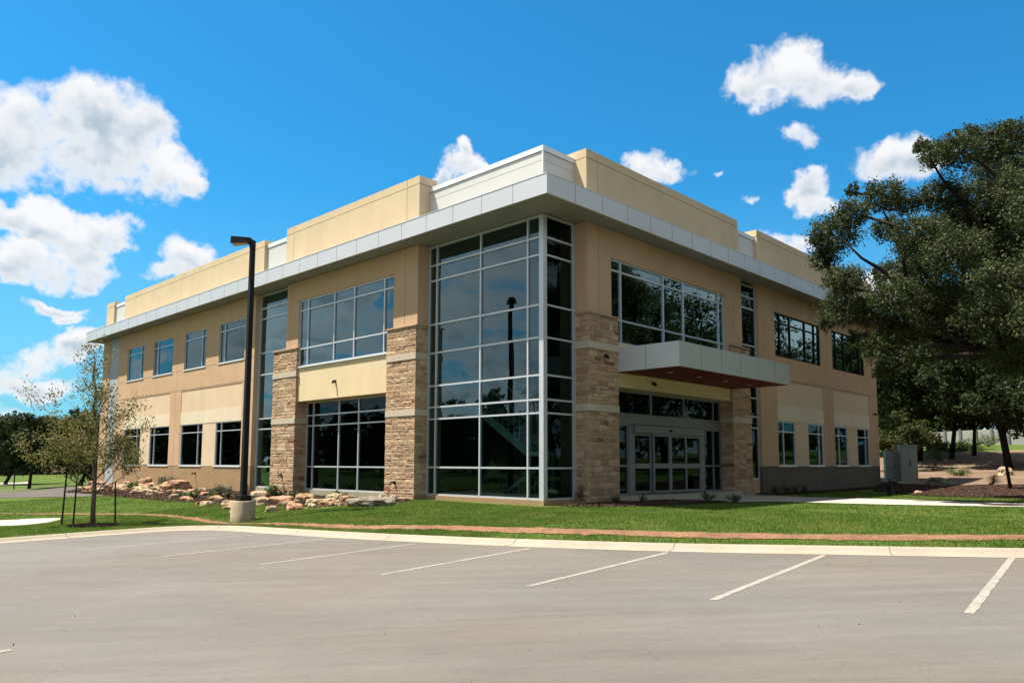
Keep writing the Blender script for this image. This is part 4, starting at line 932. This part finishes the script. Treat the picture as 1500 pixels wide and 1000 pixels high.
# --- trees across the lot, seen mirrored in the windows
for (x, y, h, r_) in [(4, -27, 13, 7), (14, -24, 13, 6.5), (24, -20, 13.5, 6.5), (35, -18, 14, 6.5), (47, -17, 14, 7), (28, -33, 15, 8), (12, -38, 15, 8), (-6, -36, 13, 7), (44, -32, 15, 8)]:
    auto_tree('oak_tree', 'spreading oak across the lawn from the entrance, out of the picture', 'tree', x, y, h, r_, 16000, .3, m_oak2, low=.25, nclump=18, group='oaks facing the entrance side')
for k in range(22):
    auto_tree('roadside_tree', 'leafy tree in the long row beyond the lot, seen mirrored in the sunlit windows', 'tree', -46 - 7 * (k % 3) + RNG.uniform(-2, 2), 26 + 8.2 * k + RNG.uniform(-2, 2), RNG.uniform(8.5, 12.5) + .12 * k, 5.6, 5200, .55, m_oak2, low=.04, nclump=13, group='row of trees west of the lot')
pts = []
for k in range(420):
    a = RNG.uniform(0, 2 * np.pi); 
    d = RNG.uniform(125, 170); x = EYE[0] + math.cos(a) * d; y = EYE[1] + math.sin(a) * d
    z = float(H(np.array([x]), np.array([y]))[0]); pts.append(clump_points((x, y, z + RNG.uniform(1.5, 5.)), RNG.uniform(2.5, 5), 170, .8))
tag(leaves('woods', np.concatenate(pts), .9, m_oak2, None), 'distant belt of dark woodland around the site', 'woods', kind='stuff')

# --- staked sapling in the foreground
def sapling(base, top, label):
    t = empty('sapling', base, label, 'tree'); mb = MB(); tips = []
    def grow(p, d, l, r, depth):
        n = 4; pts = [Vector(p)]; dd = Vector(d)
        for k in range(n):
            dd = (dd + Vector((random.uniform(-1, 1), random.uniform(-1, 1), random.uniform(-.5, .8))) * .13).normalized(); pts.append(pts[-1] + dd * l / n)
        rr = [r * (1 - .6 * k / n) for k in range(n + 1)]; mb.tube(pts, rr, 6 if r > .015 else 4, cap=False)
        if depth <= 1: tips.extend(pts[1:])
        if depth > 0:
            for k in range(random.randint(3, 4)):
                i = random.randint(1, n); ax = Vector((random.uniform(-1, 1), random.uniform(-1, 1), random.uniform(-.1, .6))).normalized()
                grow(pts[i], (dd * .75 + ax * .75 + Vector((0, 0, .12))).normalized(), l * random.uniform(.45, .68), rr[i] * .6, depth - 1)
    b = Vector(base); tp = Vector(top); N_ = 12; tr = [b + (tp - b) * k / N_ + Vector((random.uniform(-1, 1), random.uniform(-1, 1), 0)) * .035 * min(k, 6) / 2 for k in range(N_ + 1)]
    mb.tube([tuple(p) for p in tr], [.075 * (1 - .88 * k / N_) ** .9 for k in range(N_ + 1)], 10)
    for k in range(26):
        f = .17 + .79 * (k / 25); q = b + (tp - b) * f; i = int(f * N_); q = tr[i]; a = k * 2.4 + random.uniform(-.4, .4); up = .65 + .8 * f
        L_ = (1.35 * (1 - f) + .62) * random.uniform(.75, 1.15) * (1.1 if f < .6 else .8); d = Vector((math.cos(a), math.sin(a), up)).normalized()
        grow(q, d, L_, .022 * (1.15 - f), 2)
    mb.build('trunk', m_barklt, t, smooth=True)
    P_ = []
    zlo = base[2]; hh = top[2] - base[2]
    for p in tips:
        f = (p.z - zlo) / hh; n = int(RNG.poisson(15 if f < .50 else 6 if f < .62 else 3.0 if f < .8 else 1.2))
        for _ in range(n): P_.append(np.array(p) + RNG.normal(0, .11, 3))
    leaves('crown', np.array(P_), .075, m_autumn, t, aspect=.6)
sb = np.array([-10.2, 8.5, 0]); q = at(136, 767, -.86); sb = (q[0], q[1], gz(q[0], q[1])); tp_ = out(140, 512, math.hypot(sb[0] - EYE[0], sb[1] - EYE[1]))
sapling(sb, tuple(tp_), 'staked sapling with thin bare top and yellowing leaves near the kerb')
for (pb, pt2, lab) in (((90, 767), (98, 690), 'leftmost leaning black stake beside the sapling'), ((107, 766), (113, 700), 'black stake just left of the sapling stem'), ((169, 767), (169, 706), 'upright black stake right of the sapling')):
    q = at(*pb, -.84); z = gz(q[0], q[1]); dd = math.hypot(q[0] - EYE[0], q[1] - EYE[1]); e = out(*pt2, dd)
    mb = MB(); mb.tube([(q[0], q[1], z - .1), tuple(e)], [.026, .022], 6); tag(mb.build('stake', m_black), lab, 'stake')
q = A2(20, 718, -.88); mb = MB(); mb.tube([(q[0], q[1], gz(*q) - .1), (q[0], q[1], gz(*q) + 1.1)], [.04, .04], 6); tag(mb.build('stake', m_black), 'black stake beside the far upright young tree', 'stake')

# ------------------------------------------------------------------ rocks
def rock(p, s, mi, label, group=None, seed=0, name='limestone_rock', rot=None, sub=3):
    bm = bmesh.new(); bmesh.ops.create_icosphere(bm, subdivisions=sub, radius=1.); o = Vector((seed * 13.7, seed * 3.1, seed * 7.7))
    for v in bm.verts:
        c = v.co.copy(); k = 1 + .38 * mnoise.noise(c * 1.1 + o) + .16 * mnoise.noise(c * 2.6 + o) + .07 * mnoise.noise(c * 6 + o)
        m_ = max(abs(c.x), abs(c.y), abs(c.z)); c = c * (.55 + .45 / m_) if m_ else c; v.co = c * k
        if v.co.z < -.45: v.co.z = -.45
    a = rot if rot is not None else random.uniform(0, 6.28); ca, sa = math.cos(a), math.sin(a)
    for v in bm.verts:
        x, y, z = v.co.x * s[0], v.co.y * s[1], v.co.z * s[2]; v.co = (x * ca - y * sa, x * sa + y * ca, z)
    me = bpy.data.meshes.new(name); bm.to_mesh(me); bm.free(); me.materials.append(m_rock[mi])
    ob = bpy.data.objects.new(name, me); COL.objects.link(ob); ob.location = p; tag(ob, label, 'rock', group); return ob
sd0 = 1
def put(px, py, z, wpx, hpx, mi, label, group=None, deep=.7):
    global sd0; sd0 += 1
    q = at(px, py, z); d = math.hypot(q[0] - EYE[0], q[1] - EYE[1]); w_ = wpx / 1114 * d / 2; h_ = hpx / 1114 * d / 1.35
    zz = gz(q[0], q[1]); return rock((q[0], q[1], zz + h_ * .30), (w_, w_ * deep, h_), mi, label, group, sd0, rot=R(46 + 90) + random.uniform(-.3, .3))
put(259, 721, -.50, 40, 16, 1, 'largest boulder, smooth pinkish, against the base of the wall')
put(212, 716, -.52, 20, 13, 3, 'rounded orange-brown rock left of the largest boulder')
put(545, 742, -.44, 66, 13, 2, 'long grey pitted rock at the near end of the rock border')
put(511, 741, -.47, 30, 13, 1, 'pink rock beside the long grey pitted rock')
put(489, 739, -.48, 24, 15, 0, 'cream rock left of the pink one below the big window')
put(446, 738, -.50, 30, 14, 3, 'wedge-shaped tan rock in front of the dark mulch')
put(413, 738, -.51, 36, 11, 1, 'low brownish rock below the sunlit pier')
put(378, 734, -.52, 28, 13, 0, 'leaning cream slab right behind the lamp post base')
put(390, 738, -.52, 26, 10, 0, 'small flat cream slab beside the leaning slab')
put(470, 741, -.48, 30, 12, 0, 'flat pale rock between cream and tan rocks')
put(525, 721, -.36, 22, 12, 2, 'grey stone upright against the big ground floor window')
put(488, 718, -.36, 14, 14, 2, 'knobbly pale stone in the mulch by the window')
GR = 'limestone rocks in the border along the sunlit wall'; GL = 'limestone rock in the jumbled border along the sunlit wall'
for k in range(48):
    f = RNG.uniform(0, 1); px = 175 + 180 * f; base = 742 - 22 * (1 - f) ** 1.1
    py = base - RNG.uniform(0, 1) ** 1.3 * (15 - 6 * f); put(px, py, -.60 + .10 * f, RNG.uniform(8, 21), RNG.uniform(4, 8), int(RNG.choice([0, 0, 0, 1, 1, 3])), GL, GR)
for k in range(26):
    px = RNG.uniform(120, 215); py = RNG.uniform(711, 722); put(px, py, -.62, RNG.uniform(7, 15), RNG.uniform(3, 7), int(RNG.choice([0, 1, 1, 3])), GL, GR)
for px in (432, 459, 478, 500, 528, 560, 574, 398, 425): put(px, RNG.uniform(739, 742.5), -.49, RNG.uniform(13, 22), RNG.uniform(7, 11), int(RNG.choice([0, 0, 1])), GL, GR)
# right side rocks
q = out(1472, 680, 55); rock((q[0], q[1], gz(q[0], q[1]) + .12), (.45, .4, .34), 0, 'round pale boulder on the bare soil slope', None, 301)
q = out(1372, 680, 46.5); rock((q[0], q[1], gz(q[0], q[1]) + .12), (.55, .4, .3), 2, 'grey rock right of the grey cabinets', None, 302)
q = out(1343, 680, 38.5); rock((q[0], q[1], gz(q[0], q[1]) + .05), (.2, .15, .1), 0, 'small pale stone in the near edge of the mulch', None, 303)

# ------------------------------------------------------------------ shrubs
def shrub(px, py, z, wpx, hpx, m, label, n=900, ls=.05, group=None, name='shrub', spiky=False, cat='shrub'):
    q = at(px, py, z); d = math.hypot(q[0] - EYE[0], q[1] - EYE[1]); r = wpx / 1114 * d / 2; h = hpx / 1114 * d; z0 = gz(q[0], q[1])
    t = empty(name, (q[0], q[1], z0), label, cat, group); mb = MB(); P_ = []
    ns = max(6, int(r * 26))
    for k in range(ns):
        a = random.uniform(0, 6.28); e = random.uniform(.1, 1) ** .6; tip = Vector((math.cos(a) * r * e, math.sin(a) * r * e, h * random.uniform(.6, 1.) * (1 - .35 * e * e)))
        mid = tip * .5 + Vector((0, 0, h * .12)); b = Vector((q[0], q[1], z0)); mb.tube([b, b + mid, b + tip], [.009, .006, .003], 4, cap=False)
        for _ in range(n // ns):
            f = RNG.uniform(.2, 1.02); p = b + (mid * (f * 2) if f < .5 else mid + (tip - mid) * (f * 2 - 1)); P_.append(np.array(p) + RNG.normal(0, .035 + .03 * r, 3) * (1 if not spiky else .5))
    mb.build('stem', m_barklt, t); P_ = np.array(P_); P_[:, 2] = np.maximum(P_[:, 2], z0 + .01); leaves('foliage', P_, ls, m, t, aspect=.35 if spiky else .6)
    return t
shrub(404, 734, -.50, 34, 26, m_bush, 'loose green shrub in front of the sunlit pier', 1300, .06)
shrub(447, 722, -.38, 34, 26, m_bush, 'feathery green shrub in the corner of pier and window', 1500, .06)
shrub(473, 724, -.40, 18, 22, m_sage, 'dry greyish shrub below the big ground floor window', 600, .05)
shrub(517, 728, -.40, 20, 22, m_bush, 'small upright dark green shrub by the window', 900, .055)
shrub(498, 731, -.43, 22, 10, m_bush, 'low bright green tuft between the rocks', 700, .05)
shrub(548, 725, -.37, 30, 32, m_bush, 'taller grey-green shrub against the window by the pier', 1500, .055)
shrub(222, 712, -.42, 38, 26, m_bush, 'green shrub behind the rocks near the far wall end', 1500, .08)
shrub(241, 716, -.42, 34, 20, m_sage, 'sage shrub between the green shrub and the boulder', 1200, .07)
shrub(321, 726, -.43, 22, 20, m_sage, 'dry brown-green shrub in the mulch left of the lamp post', 900, .06)
shrub(334, 728, -.44, 22, 18, m_sage, 'second dry shrub in the mulch nearest the lamp post', 800, .06)
shrub(311, 727, -.43, 14, 14, m_bush, 'small shrub between boulder and dry shrubs', 500, .05)
shrub(372, 717, -.38, 16, 16, m_sage, 'pale shrub at the foot of the tall narrow window', 500, .05)
shrub(285, 727, -.46, 20, 13, m_bush, 'low green shrub wedged between the rocks below the boulder', 700, .06)
shrub(268, 727, -.48, 16, 10, m_sage, 'small sage tuft in the rocks below the boulder', 500, .055)
shrub(196, 720, -.52, 24, 15, m_bush, 'green shrub at the far end of the rocks', 800, .07)
shrub(428, 730, -.43, 18, 13, m_sage, 'small grey shrub in the mulch beside the sunlit pier', 500, .05)
shrub(356, 722, -.42, 20, 14, m_bush, 'low green shrub right behind the lamp post', 700, .055)
shrub(856, 738, -.30, 26, 30, m_red, 'rose bush with reddish tips against the shaded pier', 1000, .045)
shrub(901, 738, -.30, 24, 12, m_bush, 'low bright tuft in the mulch by the shaded pier', 600, .045)
shrub(943, 740, -.30, 14, 20, m_bush, 'upright yellow-green tuft in front of the doors', 500, .05, spiky=True)
shrub(986, 742, -.30, 14, 14, m_sage, 'small pale grassy tuft in the entrance bed', 400, .05, spiky=True)
shrub(1038, 738, -.30, 22, 22, m_sage, 'dark twiggy shrub at the end of the entrance bed', 700, .045)
shrub(1074, 737, -.30, 22, 13, m_bush, 'low green shrub next to the concrete walk', 800, .045)
for k, px in enumerate((1125, 1140, 1153, 1166, 1182)): shrub(px, 723, -.31, 15, 14, m_sage, 'low shrub in the dark bed along the shaded wall', 400, .06, group='low shrubs along the shaded wall')
shrub(1378, 700, -.0, 40, 16, m_sage, 'scrubby plant beside the grey rock', 700, .08); shrub(1450, 692, .3, 50, 20, m_bush, 'scrubby plants left of the pale boulder', 1100, .1)
shrub(1405, 707, -.1, 46, 10, m_bush, 'low green weeds at the edge of the soil', 900, .08)
for px in (1372, 1390, 1408, 1425): 
    q = out(px, 680, 74); t_ = empty('bush', (q[0], q[1], gz(q[0], q[1])), 'low bright green bush in the row on the slope', 'bush', 'low bushes in a row on the slope')
    leaves('foliage', clump_points((q[0], q[1], gz(q[0], q[1]) + .35), .95, 900, .55), .16, m_bush, t_)

# mulch chips, loose and countless
def chips():
    n = 16000; V_ = []
    zs = [z for z in ZONES[2:7]]; x = []; y = []
    for z in zs:
        k = n // len(zs) * 3; a = RNG.uniform(z.min(0)[0], z.max(0)[0], k); b = RNG.uniform(z.min(0)[1], z.max(0)[1], k); i = inpoly(z, a, b); x.append(a[i]); y.append(b[i])
    x = np.concatenate(x); y = np.concatenate(y); z = Hs(x, y) + .045
    return np.stack([x, y, z], 1)
tag(leaves('bark_chips', chips(), .09, mat('bark_chip', (.085, .048, .03), .95, .5, 20), None, aspect=.4), 'loose bark chips scattered on the planting beds', 'mulch', kind='stuff')

def grit():
    x = []; y = []
    ln = offset_line(refine(CURBF[3:-2], .5), 0)
    for p in ln:
        for _ in range(2): r = abs(RNG.normal(0, .9)); n_ = RNG.uniform(-.4, .4, 2); x.append(p[0] - .15 - r + n_[0]); y.append(p[1] - r * .2 + n_[1])
    for _ in range(50): x.append(RNG.uniform(-16, -6)); y.append(RNG.uniform(-14, 4))
    x = np.array(x); y = np.array(y); k = curb_dist(x, y) < -.05; return np.stack([x[k], y[k], P(x[k], y[k]) + .008], 1)
tag(leaves('litter', grit(), .022, m_mulch, None), 'dry leaf crumbs and grit scattered along the kerb', 'leaf litter', kind='stuff')
# ------------------------------------------------------------------ cabinets, bollard, fence
def cab(px0, px1, pytop, d, depth, label, roof=.0):
    a = out(px0, 690, d); b = out(px1, 690, d); w_ = np.linalg.norm((b - a)[:2]); c = (a + b) / 2; top = out((px0 + px1) / 2, pytop, d)[2]; z0 = gz(c[0], c[1])
    t = empty('utility_cabinet', (c[0], c[1], z0), label, 'cabinet'); ux = (b - a)[:2] / w_; rot = math.atan2(ux[1], ux[0]) + .12; h = top - z0
    def part(name, x0, x1, y0, y1, za, zb, m, bev=.01):
        mb = MB(); mb.box((x0, y0, za), (x1, y1, zb)); o = mb.build(name, m, bevel=bev); o.parent = t; o.matrix_parent_inverse = Matrix.Identity(4); o.location = (0, 0, 0)
    t.rotation_euler = (0, 0, rot)
    part('concrete_pad', -w_ / 2 - .2, w_ / 2 + .2, -.2, depth + .2, -.1, .08, m_walk); part('body', -w_ / 2, w_ / 2, 0, depth, .08, h - .06, m_cab)
    part('lid', -w_ / 2 - .03, w_ / 2 + .03, -.03, depth + .03, h - .06, h, m_cab); part('door', -w_ / 2 + .06, -.01, -.02, -.002, .16, h - .14, m_cab, .005); part('door', .01, w_ / 2 - .06, -.02, -.002, .16, h - .14, m_cab, .005)
    part('handle', .04, .08, -.06, -.022, h * .45, h * .58, m_black, .004); return t
cab(1298, 1321, 660, 50.5, 1.1, 'lower grey-green utility cabinet nearer the building')
cab(1320, 1345, 651, 49.5, 1.3, 'taller grey-green utility cabinet')
q = at(1304, 726, -.33); z = gz(q[0], q[1]); bo = empty('bollard_light', (q[0], q[1], z), 'short dark bollard light in the grass by the walk', 'bollard')
mb = MB(); mb.box((q[0] - .09, q[1] - .09, z - .1), (q[0] + .09, q[1] + .09, z + .48)); mb.build('post', m_black, bo, bevel=.01)
mb = MB(); mb.tube([(q[0], q[1], z + .48), (q[0], q[1], z + .62), (q[0], q[1], z + .64), (q[0], q[1], z + .70)], [.03, .03, .06, .05], 10); mb.build('lamp_cap', m_black, bo)
fe = None; f0 = out(1262, 680, 93); f1 = out(1640, 680, 88); fz = (gz(f0[0], f0[1]) + gz(f1[0], f1[1])) / 2
fe = empty('fence', (f0[0], f0[1], fz), 'long pale fence behind the slope, under the trees', 'fence'); dv = (f1 - f0)[:2]; n = 16; m_fence = mat('fence_panel', (.42, .41, .37), .85, .08, 1)
for k in range(n):
    a = f0[:2] + dv * k / n; b = f0[:2] + dv * (k + 1) / n; za = gz(*a) - .2; zb = gz(*b) - .2; nn = np.array([-dv[1], dv[0]]) / np.linalg.norm(dv) * .06; mb = MB()
    mb.poly([(*a, za), (*b, zb), (*b, zb + 1.7), (*a, za + 1.7)]); mb.poly([(*(a + nn), za), (*(b + nn), zb), (*(b + nn), zb + 1.7), (*(a + nn), za + 1.7)]); mb.poly([(*a, za + 1.7), (*b, zb + 1.7), (*(b + nn), zb + 1.7), (*(a + nn), za + 1.7)]); mb.build('panel', m_fence, fe)
    mb = MB(); mb.box((a[0] - .1, a[1] - .1, za), (a[0] + .1, a[1] + .1, za + 1.85)); mb.build('post', m_aludk, fe)

# ------------------------------------------------------------------ render settings
sc.view_settings.view_transform = 'Standard'; sc.view_settings.look = 'None'; sc.view_settings.gamma = 1; sc.view_settings.exposure = 1.36
sc.render.engine = 'CYCLES'; sc.cycles.max_bounces = 8; sc.cycles.transparent_max_bounces = 12; sc.cycles.use_denoising = True
sc.render.resolution_x = 1024; sc.render.resolution_y = 682
